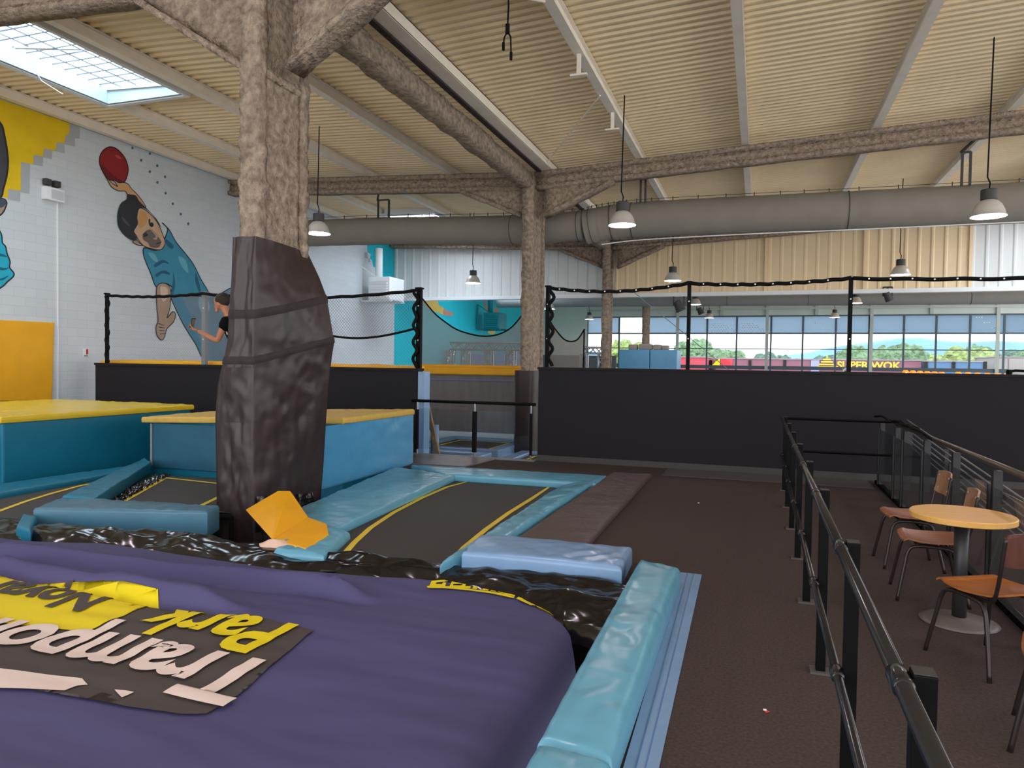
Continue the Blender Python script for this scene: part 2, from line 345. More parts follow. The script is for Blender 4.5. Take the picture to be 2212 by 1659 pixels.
for i in range(len(bounds)-1):
    x0, x1 = bounds[i], bounds[i+1]
    if x1-x0 < .3: continue
    w = .05
    fr = MB(); fr.box((x0,47.0,.2),(x0+w,47.12,4.95)); fr.box((x1-w,47.0,.2),(x1,47.12,4.95))
    for z,h in ((4.88,.07),(3.80,.08),(2.86,.05),(1.62,.22),(.2,.1)): fr.box((x0+w,47.0,z),(x1-w,47.14,z+h))
    wn_ = struct(fr.build('window_%d'%(i+1), M_mull))
    MB().box((x0+w,47.05,.3),(x1-w,47.06,3.8)).build('pane', M_glass, wn_)
    MB().box((x0+w,47.05,3.88),(x1-w,47.06,4.88)).build('tinted_pane', M_film if i != 1 else M_glass, wn_)
    if i in (4,5,7,12):
        dm = MB(); rr = random.Random(i)
        pts = [(x0+.3+.16*a+(.08 if b_%2 else 0), 4.0+.11*b_) for b_ in range(5) for a in range(9-b_)] if i in (4,5) else [(x0+.3+.9*a/7, 4.75-.1*a+.1*(a%3)) for a in range(8)]
        for px,pz in pts:
            if px < x1-.15: dm.add([Vector((px+.035*math.cos(t*PI/4),47.04,pz+.035*math.sin(t*PI/4))) for t in range(8)],[tuple(range(8))])
        dm.build('dot_pattern', M_white, wn_)
for k,x in enumerate((-9.5,-7.0,-5.0,-2.3,.4,3.2,6.2,9.3,12.6)):
    struct(MB().box((x-.09,46.9,4.95 if k%2 else .2),(x+.09,47.0,6.6)).build('trim_3', mat('pale_post', (186,196,192), .6)))
struct(MB().box((-10.9,46.88,5.3),(20,46.99,5.42)).build('trim_4', MATS['pale_post']))
# black walls either side of the opening
b = MB().box((-3.70,WY,-.02),(19,WY+.22,1.62)); b.box((-3.72,WY-.02,1.62),(19,WY+.24,1.66)); struct(b.build('wall_back', M_blackwall))
b = MB().box((-14.1,WY,PIT),(-6.08,WY+.22,1.55)); b.box((-14.12,WY-.02,1.55),(-6.06,WY+.24,1.60)); struct(b.build('wall_back', M_blackwall))
struct(MB().box((-3.70,WY-.03,0),(19,WY-.001,.10)).build('baseboard_back', mat('dark_skirting', (70,66,66), .8)))
struct(MB().box((-6.06,WY-.02,PIT),(-5.93,WY+.22,1.54)).build('trim_5', M_bluel))
# ================================================================== ROOF STEEL
def rough_mesh(mb, name, m, parent=None, cut=.12, amp=.022):
    """sprayed coating: subdivided and roughened"""
    o = mb.build(name, m, parent); bm = bmesh.new(); bm.from_mesh(o.data)
    for _ in range(7):
        es = [e for e in bm.edges if e.calc_length() > cut*1.8]
        if not es: break
        bmesh.ops.subdivide_edges(bm, edges=es, cuts=1, use_grid_fill=True)
        if len(bm.verts) > 30000: break
    bmesh.ops.triangulate(bm, faces=[f for f in bm.faces if len(f.verts) > 4])
    bm.normal_update(); mv = [(v, v.co + v.normal*amp*(nz(*(v.co*5))+.7*nz(*(v.co*17))+.35*nz(*(v.co*41)))) for v in bm.verts]
    for v,p in mv: v.co = p
    bm.to_mesh(o.data); bm.free()
    for p in o.data.polygons: p.use_smooth = True
    return o
def beam(y, x0, x1, ztop, zbot, w=.30, fl=.10):
    mb = MB()
    def seg(a, b_):
        for (ya,yb,za,zb) in ((-w*.2,w*.2,0,1),(-w*.5,w*.5,'b',0),(-w*.5,w*.5,1,'t')):
            def z(x,k):
                t,bo = ztop(x), zbot(x)
                return {0:bo+fl,1:t-fl,'b':bo,'t':t}[k]
            mb.hexa([(a,y+ya,z(a,za)),(b_,y+ya,z(b_,za)),(b_,y+yb,z(b_,za)),(a,y+yb,z(a,za))],[(a,y+ya,z(a,zb)),(b_,y+ya,z(b_,zb)),(b_,y+yb,z(b_,zb)),(a,y+yb,z(a,zb))])
    seg(x0,-5.5); seg(-5.5,x1); return mb
zt = lambda x: roofz(x)-.22
for y,nm,lab in ((7.2,'near','fireproofed beam crossing above the wrapped column, by the skylight'),(17.6,'mid','grey-brown fireproofed beam on the second column, in front of the big duct'),(27.4,'far','fireproofed beam in front of the beige cladding'),(37.2,'x','fireproofed beam beyond the clad partition')):
    t = thing('roof_beam', lab, 'beam', (-5.5,y,6.3))
    rough_mesh(beam(y,XL+.02,19.5,zt,lambda x: zt(x)-.44), 'beam_profile', M_flock, t, .25, .02)
    hw, hz = (1.75,.98) if y < 8 else (1.75,.62)
    for s,nme in ((-1,'haunch'),(1,'haunch')):
        xc = -5.5+s*.28; xe = -5.5+s*(.28+hw); mb = MB()
        za, ze = zt(xc)-.44-hz, zt(xe)-.40
        mb.hexa([(xc,y-.05,za),(xe,y-.05,ze),(xe,y+.05,ze),(xc,y+.05,za)],[(xc,y-.05,zt(xc)-.4),(xe,y-.05,ze+.02),(xe,y+.05,ze+.02),(xc,y+.05,zt(xc)-.4)])
        mb.hexa([(xc,y-.17,za-.1),(xe,y-.17,ze-.1),(xe,y+.17,ze-.1),(xc,y+.17,za-.1)],[(xc,y-.17,za),(xe,y-.17,ze),(xe,y+.17,ze),(xc,y+.17,za)])
        rough_mesh(mb, nme, M_flock, t, .15, .022)
def column(y0, y1, ztop, label):
    x0,x1 = -5.71,-5.43; t = thing('steel_column', label, 'column', (-5.5,y0,PIT)); mb = MB(); f = .13
    mb.box((x0,y0,PIT),(x1,y0+f,ztop)); mb.box((x0,y1-f,PIT),(x1,y1,ztop)); mb.box((-5.60,y0+f-.01,PIT),(-5.47,y1-f+.01,ztop))
    rough_mesh(mb,'shaft',M_flock,t,.05 if y0 < 10 else .16,.03)
    if y0 < 10:
        for z in (5.02,6.0): rough_mesh(MB().box((-5.69,y0+.1,z-.05),(-5.44,y1-.1,z+.05)),'stiffener_plate',M_flock,t,.1,.02)
    return t
column(6.84,7.78,6.55,'thick fireproofed H column with black wrapped base, standing among the trampolines')
column(17.2,18.3,6.35,'fireproofed column beside the end of the black wall, behind the glass guard rail')
column(26.95,27.66,6.3,'fireproofed column beside the distant blue box, under the beige cladding')
column(36.9,37.7,6.3,'small distant fireproofed column behind the blue box')
# sprayed tie beam along the column line and the purlins
for y0,y1,lab in ((7.7,17.3,'grey-brown sprayed beam running lengthwise from the wrapped column to the second column'),(18.2,27.0,'sprayed lengthwise beam between the second column and the partition')):
    o = rough_mesh(MB().box((-5.80,y0,6.12),(-5.48,y1,6.5)), 'tie_beam', M_flock, None, .18, .035); tag(o, lab, 'beam')
g = MB().box((-5.41,-2,6.56),(-5.30,27.6,6.74)); o = g.build('cable_tray', mat('dark_perforated_tray', (58,48,46), .8, var=.6, vscale=14, stretch=(1,1,3))); tag(o,'dark perforated tray between the sprayed beam and the white valley purlin','cable tray')
PUR = [(-14.82,'cream purlin along the top of the block wall'),(-12.78,'cream purlin bordering the skylight on its block wall side'),(-10.35,'cream purlin bordering the skylight on its column side'),(-7.85,'cream purlin halfway between the skylight and the sprayed lengthwise beam'),
       (-5.18,'wide white purlin above the dark tray on the column line'),(-2.86,'cream purlin with two hanging brackets, next after the column line'),(-.42,'cream purlin that looks upright at the middle of the roof'),(2.3,'cream purlin two bays past the bracketed one'),(4.8,'cream purlin from which the large pendant lamp hangs'),(7.3,'cream purlin just past the large pendant lamp')]
for x,lab in PUR:
    zc_ = roofz(x)-.105; mb = MB(); w = .16 if x < -5.6 or x > -5 else .26
    mb.box((x-.02,-5,zc_-.10),(x+.02,27.6,zc_+.10)); mb.box((x-w/2,-5,zc_-.11),(x+w/2,27.6,zc_-.085)); mb.box((x-w/2,-5,zc_+.085),(x+w/2,27.6,zc_+.1))
    if w > .2: mb.box((x-w/2,-5,zc_-.10),(x-w/2+.03,27.6,zc_+.1)); mb.box((x+w/2-.03,-5,zc_-.10),(x+w/2,27.6,zc_+.1))
    t = thing('roof_purlin', lab, 'purlin', (x,10,zc_), 'roof purlins'); mb.build('rail', M_purlin, t)
    if x == -2.86:
        for yy in (8.6,11.4,14.2):
            bb = MB().box((x-.03,yy-.03,zc_-.42),(x+.03,yy+.03,zc_+.05)); bb.box((x-.14,yy-.03,zc_-.45),(x+.14,yy+.03,zc_-.42)); bb.build('hanging_bracket', M_purlin, t)
    hl = MB()
    for k in range(40):
        y = 1+k*.62; hl.add([Vector((x+w/2+.001 if x > -5.5 else x+.022,y,zc_)),Vector((x+w/2+.001 if x > -5.5 else x+.022,y+.03,zc_)),Vector((x+w/2+.001 if x > -5.5 else x+.022,y+.03,zc_+.025)),Vector((x+w/2+.001 if x > -5.5 else x+.022,y,zc_+.025))],[(0,1,2,3)])
for p,q,lab in (((-5.1,17.2),(-2.9,13.2),'thin diagonal brace rod near the top of the second column'),((-5.1,8.0),(-2.9,9.6),'thin brace rod above the hanging cable')):
    tag(MB().tube([(p[0],p[1],6.70),(q[0],q[1],6.70)],.016,6).build('brace_rod',M_purlin), lab, 'brace')
# skylights
def skylight(sk, label):
    x0,x1,y0,y1 = sk; z = 6.98; t = thing('skylight', label, 'skylight', ((x0+x1)/2,(y0+y1)/2,z), 'roof skylights')
    f = MB()
    for a,b_ in (((x0,y0),(x1,y0+.06)),((x0,y1-.06),(x1,y1)),((x0,y0+.06),(x0+.06,y1-.06)),((x1-.06,y0+.06),(x1,y1-.06))): f.box((a[0],a[1],z-.10),(b_[0],b_[1],7.74))
    f.build('curb', mat('curb_lining',(150,166,176),.6) if sk is SK[0] else M_white, t)
    f = MB()
    for a,b_ in (((x0-.12,y0-.1),(x1+.06,y0)),((x0-.12,y1),(x1+.06,y1+.1)),((x0-.12,y0),(x0,y1)),((x1,y0),(x1+.06,y1))): f.box((a[0],a[1],z-.12),(b_[0],b_[1],z-.02))
    f.build('frame', M_white, t)
    MB().box((x0+.06,y0+.06,7.68),(x1-.06,y1-.06,7.70)).build('glazing', M_skyg, t)
    g = MB()
    for k in range(1,13): y = y0+(y1-y0)*k/13; g.tube([(x0+.06,y,7.2),(x1-.06,y,7.2)],.013,5)
    for k in range(1,5): x = x0+(x1-x0)*k/5; g.tube([(x,y0+.06,7.19),(x,y1-.06,7.19)],.013,5)
    g.build('safety_grid', M_grey, t)
    m = MB().bar((x0+.2,y0+1.2,7.15),(x0+1.1,y0+1.9,7.3),.07,.05); m.tube([(x0+.25,y0+1.3,7.1),(x0+.2,y0+1.7,6.75),(x0+.35,y0+2.0,6.6)],.008,5); m.build('opening_arm', M_white, t)
skylight(SK[0],'large bright skylight with wire grid above the block wall mural'); skylight(SK[1],'small sliver of skylight above the grey duct, behind the second beam'); skylight(SK[4],'unseen skylight added to brighten the area beyond the partition'); skylight(SK[2],'skylight on the carpet side of the roof'); skylight(SK[3],'skylight on the carpet side of the roof next to the clad partition')  # the one beyond the partition is unseen, added to brighten the far hall
# ================================================================== DUCTS AND LAMPS
def duct(path, r, name, label, m, nrib, sag=.02, hooks=True):
    t = thing(name, label, 'duct', path[0]); mb = MB(); pts = catmull(path, 14, False); n = 22
    L = len(pts); rr = [r*(1+.012*math.sin(i*1.9)+.01*nz(i*.7,0)) for i in range(L)]
    mb.tube(pts, rr, n); mb.build('sleeve', m, t, smooth=True)
    for k in nrib:
        i = int(k*(L-1)); d = (pts[min(i+1,L-1)]-pts[max(0,i-1)]).normalized(); MB().tube([pts[i]-d*.008,pts[i]+d*.008],r*1.025,n).build('seam_band', mat('dark_seam', (70,64,60), .8), t)
    if hooks:
        for i in range(2,L-1,3): MB().tube([pts[i]+Vector((0,0,r*.98)),pts[i]+Vector((0,0,r+.10))],.012,5).build('hook', M_lamph, t)
        w = MB().tube([p+Vector((0,0,r+.07)) for p in pts],.006,4); w.build('support_wire', M_lamph, t)
    return t
duct([(-13.6,19,5.66),(-10.5,19,5.60),(-7.5,19,5.47),(-5.6,19,5.45),(-4.55,19,5.46)], .40,'fabric_duct','grey fabric air duct section passing behind the second column',M_duct,(.62,.72,.96))
duct([(-4.5,19,5.42),(-3.9,19,5.50),(-2.9,19,5.55),(0,19,5.53),(3,19,5.50),(9,19,5.46),(14,19,5.44)], .455,'fabric_duct','long thicker grey fabric air duct section under the lamp row, beyond the second column',M_duct,(.06,.2,.3,.62))
duct([(-12.9,35,4.91),(-6,35,4.88),(2,35,4.82),(10,35,4.78),(17,35,4.78)], .28,'fabric_duct','thin pale duct crossing in front of the far windows',M_duct2,(.4,.5,.7),hooks=False)
def hanger(x0,x1,z0,z1,y,lab):
    t = thing('duct_hanger', lab, 'hanger', (x0,y,z1)); m = MB()
    for x in (x0,x1):
        m.bar((x,y,z0),(x,y,z1),.05,.04)
    m.bar((x0-.03,y,z1),(x1+.03,y-.6,z1+.2),.05,.04); m.bar((x0,y,z1),(x1,y,z1),.05,.04); m.build('slotted_bar', M_lamph, t)
hanger(-10.6,-10.25,5.9,6.42,18.6,'black slotted duct hanger on the first duct section'); hanger(-2.98,-2.86,5.9,6.5,18.6,'black slotted duct hanger above where the duct steps up'); hanger(4.20,4.36,5.85,6.6,18.6,'tall black slotted duct hanger near the large pendant lamp')
tag(MB().tube(catmull([GY(1300,528,18.4),GY(1400,517,18.4),GY(1690,502,18.4),GY(1800,498,18.4),GY(2240,478,18.4)],6,False),.014,6).build('white_cable',M_white),'white cable strung along under the long duct section','cable')
def lamp(x, y, z, label):
    t = thing('pendant_lamp', label, 'pendant lamp', (x,y,z), 'bell shaped hall lamps')
    MB().lathe([(.265,0),(.27,.012),(.25,.03),(.235,.10),(.195,.19),(.14,.25),(.10,.275)],(x,y,z),28,False).build('shade',M_lampsh,t,smooth=True,normals=False)
    MB().lathe([(.24,.014),(.24,.024)],(x,y,z),28).build('lens',M_lens,t)
    MB().lathe([(.115,.27),(.125,.28),(.125,.44),(.115,.45)],(x,y,z),20).build('housing',M_lamph,t)
    top = roofz(x)+.04; MB().tube([(x,y,z+.45),(x+.01,y,z+.56),(x-.03,y,z+.66),(x,y,top)],.012,6).build('cord',M_blackm,t)
    return t
def lz(u,v,y): return GY(u,v,y)
for u,v,y,lab in ((688,505,14,'pendant lamp hanging beside the wrapped column, in front of the duct'),(1344,487,14,'pendant lamp in front of the step of the big duct'),(2135,468,14,'largest bright pendant lamp, in front of the big duct'),
                  (1022,612,23.5,'pendant lamp against the white ribbed cladding'),(1453,607,23.5,'pendant lamp against the beige cladding beside the third column'),(1945,594,23.5,'pendant lamp against the ribbed pale cladding'),
                  (1848,655,34,'small pendant lamp just behind a net post, before the pale duct'),(1502,658,34,'small pendant lamp before the pale duct, near the stage spotlight'),(1187,668,34,'small pendant lamp peeking out beside the second column'),
                  (1532,687,44,'tiny pendant lamp at the top of the dotted windows'),(1803,686,44,'tiny pendant lamp beside the pale window post'),(1273,690,44,'tiny pendant lamp at the near end of the far windows')):
    p = lz(u,v,y); lamp(p.x,p.y,p.z,lab)
for x in (-9.5,-2.7,3.9): lamp(x,4.2,4.6,'pendant lamp of the row above the photographer')
# hanging cable and other small roof things
t = thing('hanging_cable','black cable with forked ends dangling from the roof','cable',(-3.23,9,6.7))
MB().tube([(-3.23,9,6.75),(-3.22,9,6.4),(-3.23,9,6.15)],.012,6).build('cord',M_blackm,t)
MB().tube([(-3.23,9,6.17),(-3.23,9,6.05)],.03,8).build('splitter',M_blackm,t)
for dx,z in ((-.045,5.84),(.045,5.70)):
    o = MB().tube([(-3.23,9,6.08),(-3.23+dx,9,6.0),(-3.23+dx*1.2,9,z+.08)],.011,6).build('cord',M_blackm,t); MB().tube([(-3.23+dx*1.2,9,z+.1),(-3.23+dx*1.2,9,z)],.02,8).build('plug',M_blackm,t)
def spot(u,v,y,s,lab,top=None):
    c = GY(u,v,y); t = thing('stage_spotlight',lab,'spotlight',c)
    MB().tube([c+Vector((.1*s,0,-.2*s)),c+Vector((-.08*s,-.1*s,.16*s))],[.2*s,.14*s],14).build('can',M_lamph,t)
    m = MB().bar(c+Vector((-.2*s,0,0)),c+Vector((-.2*s,0,.45*s)),.04,.05); m.bar(c+Vector((.2*s,0,0)),c+Vector((.2*s,0,.45*s)),.04,.05); m.bar(c+Vector((-.2*s,0,.45*s)),c+Vector((.2*s,0,.45*s)),.05,.04)
    m.bar(c+Vector((0,0,.45*s)),Vector((c.x,c.y,top or 4.37)),.05,.05); m.build('yoke',M_lamph,t)
spot(1466,660,27.75,.95,'black stage spotlight hanging below the clad partition beside a net post'); spot(1512,671,38,.8,'dark floodlight hanging before the far windows, under the pale duct',7.0); spot(1917,640,27.75,.7,'small spotlight hanging under the partition over the far windows')
# ================================================================== MURALS AND FIXTURES ON THE BLOCK WALL
MC = {}
def mcol(n, rgb): return mat('paint_'+n, rgb, .75, var=.06, vscale=2.5)
def zoomed(pts, sc, ox, oy): return [(ox+p[0]/sc, oy+p[1]/sc) for p in pts]
def flat(name, uv, m, parent, layer, smooth=True, sub=4):
    P = [GX(u,v,XL+.002+.0022*layer) for u,v in uv]
    if smooth: P = catmull(P, sub)
    return tri_poly(name, P, m, parent)
def outline(name, uv, m, parent, layer, w=.02, smooth=True):
    P = [GX(u,v,XL+.002+.0022*layer) for u,v in uv]
    if smooth: P = catmull(P, 4)
    mb = MB(); n = len(P); c = sum(P, Vector())/n
    mb.tube(P, w, 4, closed=True); k = MB()
    for i in range(n):
        d = (P[(i+1)%n]-P[i-1]); nrm = Vector((0,d.z,-d.y)).normalized()*w; k.v += [P[i]-nrm, P[i]+nrm]
    for i in range(n): i2 = (i+1)%n; k.f.append((2*i,2*i+1,2*i2+1,2*i2))
    return k.build(name, m, parent, normals=False)
Z3 = lambda p: zoomed(p, 6.382, 200, 300)
Z4 = lambda p: zoomed(p, 3.687, 0, 500)
Z1 = lambda p: zoomed(p, 2.949, 0, 0)
Z5 = lambda p: zoomed(p, 3.687, 600, 500)
mu = thing('wall_mural','painted boy in blue shirt leaping with a red ball on white blockwork','mural',(XL,14,2))
DK = mcol('outline',(40,40,46))
body = Z4([(1360,490),(1500,490),(1660,495),(1720,515),(1800,470),(1860,450),(2000,480),(2000,1030),(1820,1034),(1640,1030),(1560,900),(1490,790),(1420,660)])
flat('trousers', body, mcol('grey_blue',(116,142,158)), mu, 1); outline('outline', body, DK, mu, 2, .015)
flat('trouser_stripe', Z4([(1380,520),(1450,530),(1530,700),(1580,830),(1640,1000),(1600,960),(1540,850),(1470,740),(1410,620)]), mcol('teal_blue',(82,140,164)), mu, 3)
flat('trouser_patch', Z4([(1600,500),(1650,540),(1670,600),(1640,660),(1600,640),(1580,560)]), mcol('pale_blue',(140,172,184)), mu, 3)
shirt = Z4([(1150,130),(1230,150),(1290,130),(1312,60),(1335,-20),(1290,-70),(1350,-10),(1400,80),(1480,180),(1540,260),(1600,380),(1660,505),(1500,510),(1362,505),(1370,445),(1310,412),(1245,440),(1200,330),(1165,250),(1143,180)])
flat('shirt', shirt, mcol('blue',(62,142,170)), mu, 4); outline('outline', shirt, DK, mu, 5, .015)
for f_ in ([(1240,340),(1300,310),(1345,325),(1350,345),(1290,335),(1250,365)],[(1230,260),(1300,225),(1350,260),(1300,250),(1240,285)],[(1380,320),(1395,420),(1375,500),(1365,470),(1378,400)],[(1320,60),(1380,110),(1370,140),(1330,110)],[(1560,330),(1590,420),(1600,490),(1580,470),(1555,390)]):
    flat('shirt_fold', Z4(f_), mcol('deep_blue',(36,96,122)), mu, 6)
for f_ in ([(1180,170),(1230,180),(1260,240),(1220,230)],[(1420,200),(1480,230),(1500,330),(1450,280)]): flat('shirt_light', Z4(f_), mcol('light_blue',(104,176,198)), mu, 6)
arm = Z4([(1250,440),(1310,412),(1358,460),(1355,600),(1330,690),(1375,640),(1398,660),(1382,720),(1330,775),(1310,840),(1287,866),(1250,825),(1243,760),(1260,710),(1250,600)])
flat('forearm', arm, mcol('skin_grey',(176,150,128)), mu, 7); outline('outline', arm, DK, mu, 8, .012)
flat('forearm_light', Z4([(1280,440),(1330,450),(1335,520),(1300,560),(1280,500)]), mcol('skin_light',(214,188,164)), mu, 9)
for k in range(4): flat('finger_line', Z4([(1262+k*3,730+k*28),(1310,745+k*22),(1311,749+k*22),(1262+k*3,736+k*28)]), DK, mu, 9, False)
ball = Z3([(95,300),(110,220),(160,150),(235,112),(320,130),(400,200),(460,290),(490,400),(480,500),(440,590),(380,602),(290,580),(200,540),(140,450),(105,370)])
flat('ball', ball, mcol('red',(150,34,38)), mu, 3); outline('outline', ball, mcol('maroon',(66,18,22)), mu, 4, .014)
flat('ball_underside', Z3([(105,370),(140,450),(200,540),(290,580),(380,600),(430,590),(330,530),(230,450),(150,370)]), mcol('dark_red',(112,22,28)), mu, 4)
flat('ball_glint', Z3([(310,225),(360,230),(395,270),(370,275),(330,255)]), mcol('rose',(190,84,80)), mu, 5)
hand = Z3([(175,515),(210,570),(255,655),(350,715),(450,720),(485,765),(590,785),(640,860),(735,948),(690,860),(620,770),(540,690),(490,622),(430,600),(360,602),(285,560),(325,620),(345,655),(290,625),(235,575),(195,530)])
flat('raised_hand', hand, mcol('skin',(206,160,112)), mu, 6); outline('outline', hand, DK, mu, 7, .011)
face = Z3([(640,960),(720,975),(810,1050),(870,1120),(920,1200),(960,1300),(1000,1420),(985,1480),(930,1530),(800,1510),(700,1470),(640,1400),(600,1330),(568,1270),(620,1170),(612,1080)])
flat('face', face, mcol('skin_warm',(204,168,136)), mu, 8); outline('outline', face, DK, mu, 9, .011)
flat('face_shade', Z3([(740,1265),(800,1250),(870,1310),(930,1380),(945,1430),(905,1500),(800,1490),(760,1430),(700,1390),(690,1320)]), mcol('taupe',(112,98,94)), mu, 9)
flat('face_light', Z3([(650,990),(720,1010),(760,1090),(730,1180),(660,1230),(630,1180),(640,1080)]), mcol('tan',(208,152,96)), mu, 9)
for f_ in ([(700,1340),(740,1308),(765,1322),(722,1352)],[(785,1190),(812,1148),(842,1180),(820,1218)],[(770,1120),(790,1100),(795,1160),(785,1200)],[(690,1320),(740,1285),(745,1295),(700,1330)],[(880,1440),(950,1420),(940,1432),(890,1452)]): flat('face_line', Z3(f_), DK, mu, 10)
flat('nose', Z3([(780,1225),(800,1230),(880,1300),(905,1330),(880,1390),(830,1370),(870,1345)]), mcol('skin_pale',(178,150,134)), mu, 10)
hair = Z3([(480,770),(470,830),(390,890),(350,1000),(340,1100),(360,1220),(430,1320),(520,1390),(580,1400),(612,1380),(570,1270),(620,1170),(615,1080),(640,965),(720,960),(830,1050),(900,1160),(950,1222),(870,1090),(745,958),(650,870),(590,790)])
flat('hair', hair, mcol('hair',(48,48,54)), mu, 11)
flat('hair_sheen', Z3([(400,1080),(430,1090),(480,1150),(520,1200),(470,1180),(420,1130)]), mcol('hair_light',(82,82,88)), mu, 12)
ear = Z3([(550,1420),(600,1395),(640,1430),(692,1470),(620,1462)]); flat('ear', ear, mcol('skin_grey',(176,150,128)), mu, 12); outline('outline', ear, DK, mu, 13, .01)
for dx,dy in ((550,125),(790,203),(670,295),(892,370),(790,452),(1000,523),(895,600),(1007,748),(1107,895),(1216,1037),(1320,1170)):
    flat('dot', Z3([(dx+16*math.cos(k*PI/5),dy+20*math.sin(k*PI/5)) for k in range(10)]), mcol('dot_teal',(64,118,128)), mu, 3, False)
m2_ = thing('wall_mural','painted figure with dark hair and sunglasses on a stepped yellow field','mural',(XL,10,4))
flat('grey_steps', Z1([(400,760),(445,785),(510,812),(508,885),(478,880),(478,935),(412,920),(412,978),(335,960),(330,1015),(277,1003),(272,1060),(192,1045),(188,1235),(130,1225),(128,1285),(50,1270),(40,1000),(200,850)]), mcol('pale_grey',(176,180,184)), m2_, 1, False)
flat('yellow_field', Z1([(-600,400),(0,632),(445,785),(440,860),(415,862),(412,912),(360,905),(355,962),(280,945),(275,997),(215,985),(212,1047),(133,1030),(132,1215),(52,1205),(50,1265),(0,1250),(-600,1200)]), mcol('yellow',(238,200,12)), m2_, 2, False)
hr = Z1([(-260,720),(-120,690),(0,780),(28,860),(50,1000),(46,1100),(22,1200),(-10,1265),(-200,1300),(-330,1000)]); flat('hair', hr, mcol('hair_grey',(74,74,80)), m2_, 3); outline('outline', hr, DK, m2_, 4, .02)
fc = Z1([(-200,1240),(0,1262),(40,1282),(36,1320),(0,1372),(-120,1420),(-220,1380)]); flat('face', fc, mcol('skin_grey',(176,150,128)), m2_, 3); outline('outline', fc, DK, m2_, 4, .015)
flat('sunglasses', Z1([(-150,1262),(-20,1262),(38,1284),(20,1318),(-40,1325),(-150,1300)]), mcol('slate',(70,84,104)), m2_, 5)
sh = Z4([(-300,-60),(-60,-60),(0,0),(15,40),(20,90),(45,120),(55,170),(80,240),(76,285),(110,330),(105,360),(60,400),(0,452),(-200,560),(-400,400)]); flat('shirt', sh, mcol('cyan',(36,176,204)), m2_, 3); outline('outline', sh, DK, m2_, 4, .015)
for f_ in ([(-60,160),(20,180),(60,200),(20,200),(-40,190)],[(-40,280),(40,290),(75,288),(30,310),(-30,300)],[(-40,380),(20,370),(70,350),(20,390)]): flat('shirt_fold', Z4(f_), mcol('deep_cyan',(16,104,130)), m2_, 5)
m3_ = thing('wall_mural','stepped teal painted field at the inner corner of the block wall','mural',(XL,25,5))
flat('teal_field', Z5([(600,-200),(940,-200),(926,445),(885,440),(885,395),(870,385),(805,370),(805,330),(775,320),(775,285),(760,280),(750,230),(735,215),(740,180),(715,165),(710,60)]), mcol('teal',(20,190,210)), m3_, 1, False)
for f_ in ([(690,165),(715,168),(718,215),(692,212)],[(720,215),(736,217),(738,245),(722,243)],[(838,375),(870,385),(885,395),(885,430),(842,420)]): flat('pale_step', Z5(f_), mcol('pale_grey',(176,180,184)), m3_, 2, False)
# painted figures on the far teal wall
m4_ = thing('wall_mural','painted climbers in yellow and white shirts on the teal wall beyond the partition','mural',(XL,38,3))
Z6 = lambda p: zoomed(p, 8.296, 900, 620)
for nm,pts,c in (('yellow_jacket',[(100,235),(360,235),(400,330),(470,360),(490,430),(470,500),(400,460),(270,430),(160,330)],('yellow_ochre',(214,180,90))),('fist',[(480,390),(540,420),(620,450),(670,480),(610,520),(530,510),(480,500)],('skin_rose',(196,140,122))),
                 ('climber_arm',[(1210,230),(1240,230),(1250,340),(1330,380),(1360,430),(1320,520),(1250,440),(1215,350)],('skin_rose',(196,140,122))),('climber_arm',[(1400,385),(1465,385),(1460,470),(1430,560),(1390,500)],('skin_rose',(196,140,122))),
                 ('climber_shirt',[(1350,440),(1400,520),(1450,560),(1440,640),(1410,770),(1400,840),(1280,820),(1290,640),(1310,540)],('cream_yellow',(226,206,120))),('climber_leg',[(1450,580),(1500,680),(1540,780),(1500,760),(1440,680)],('skin_rose',(196,140,122)))):
    P = [GX(u,v,XL+.006) for u,v in Z6(pts)]; tri_poly(nm, catmull(P,3), mcol(*c), m4_)
# yellow wall pad, sign, emergency light, heater
q0 = [GX(u,v,XL) for u,v in ((-160,868),(108,865),(113,697),(-160,683))]
o = MB().hexa([p for p in q0],[p+Vector((.07,0,0)) for p in q0]).build('wall_pad', M_yelm, None, bevel=.02); tag(o,'tall yellow padded panel fixed upright on the white block wall','wall pad')
t = thing('emergency_light','white emergency light box with two lamp heads on the block wall','emergency light',(XL,11.85,5.2))
MB().box((XL,11.62,5.18),(XL+.16,12.06,5.46)).build('box',M_white,t,bevel=.01)
MB().box((XL+.161,11.74,5.22),(XL+.17,12.03,5.42)).build('front_plate',mat('pale_plate',(200,206,210),.4),t)
for y in (11.70,11.92): MB().box((XL+.02,y-.07,5.50),(XL+.14,y+.07,5.64)).build('lamp_head',M_lamph,t,bevel=.015)
MB().tube([(XL+.02,12.0,5.18),(XL+.02,12.0,5.1)],.01).build('cable',M_white,t)
tag(MB().bar((XL+.012,12.0,5.15),(XL+.012,12.0,.3),.025,.02).build('conduit',M_white),'white vertical conduit under the emergency light','conduit')
a_ = GX(179,753,XL); b_ = GX(191,771,XL); t = thing('fire_sign','small white and red fire equipment sign on the block wall','sign',(XL,a_.y,b_.z))
MB().box((XL+.001,a_.y,b_.z),(XL+.012,b_.y,a_.z)).build('plate',M_white,t)
w_,h_ = b_.y-a_.y, a_.z-b_.z
MB().box((XL+.013,a_.y+w_*.5,b_.z+h_*.3),(XL+.015,a_.y+w_*.9,b_.z+h_*.95)).build('red_symbol',mat('sign_red',(196,40,44),.5),t)
MB().box((XL+.013,a_.y+w_*.1,b_.z+h_*.05),(XL+.015,a_.y+w_*.9,b_.z+h_*.2)).build('text_line',M_grey,t)
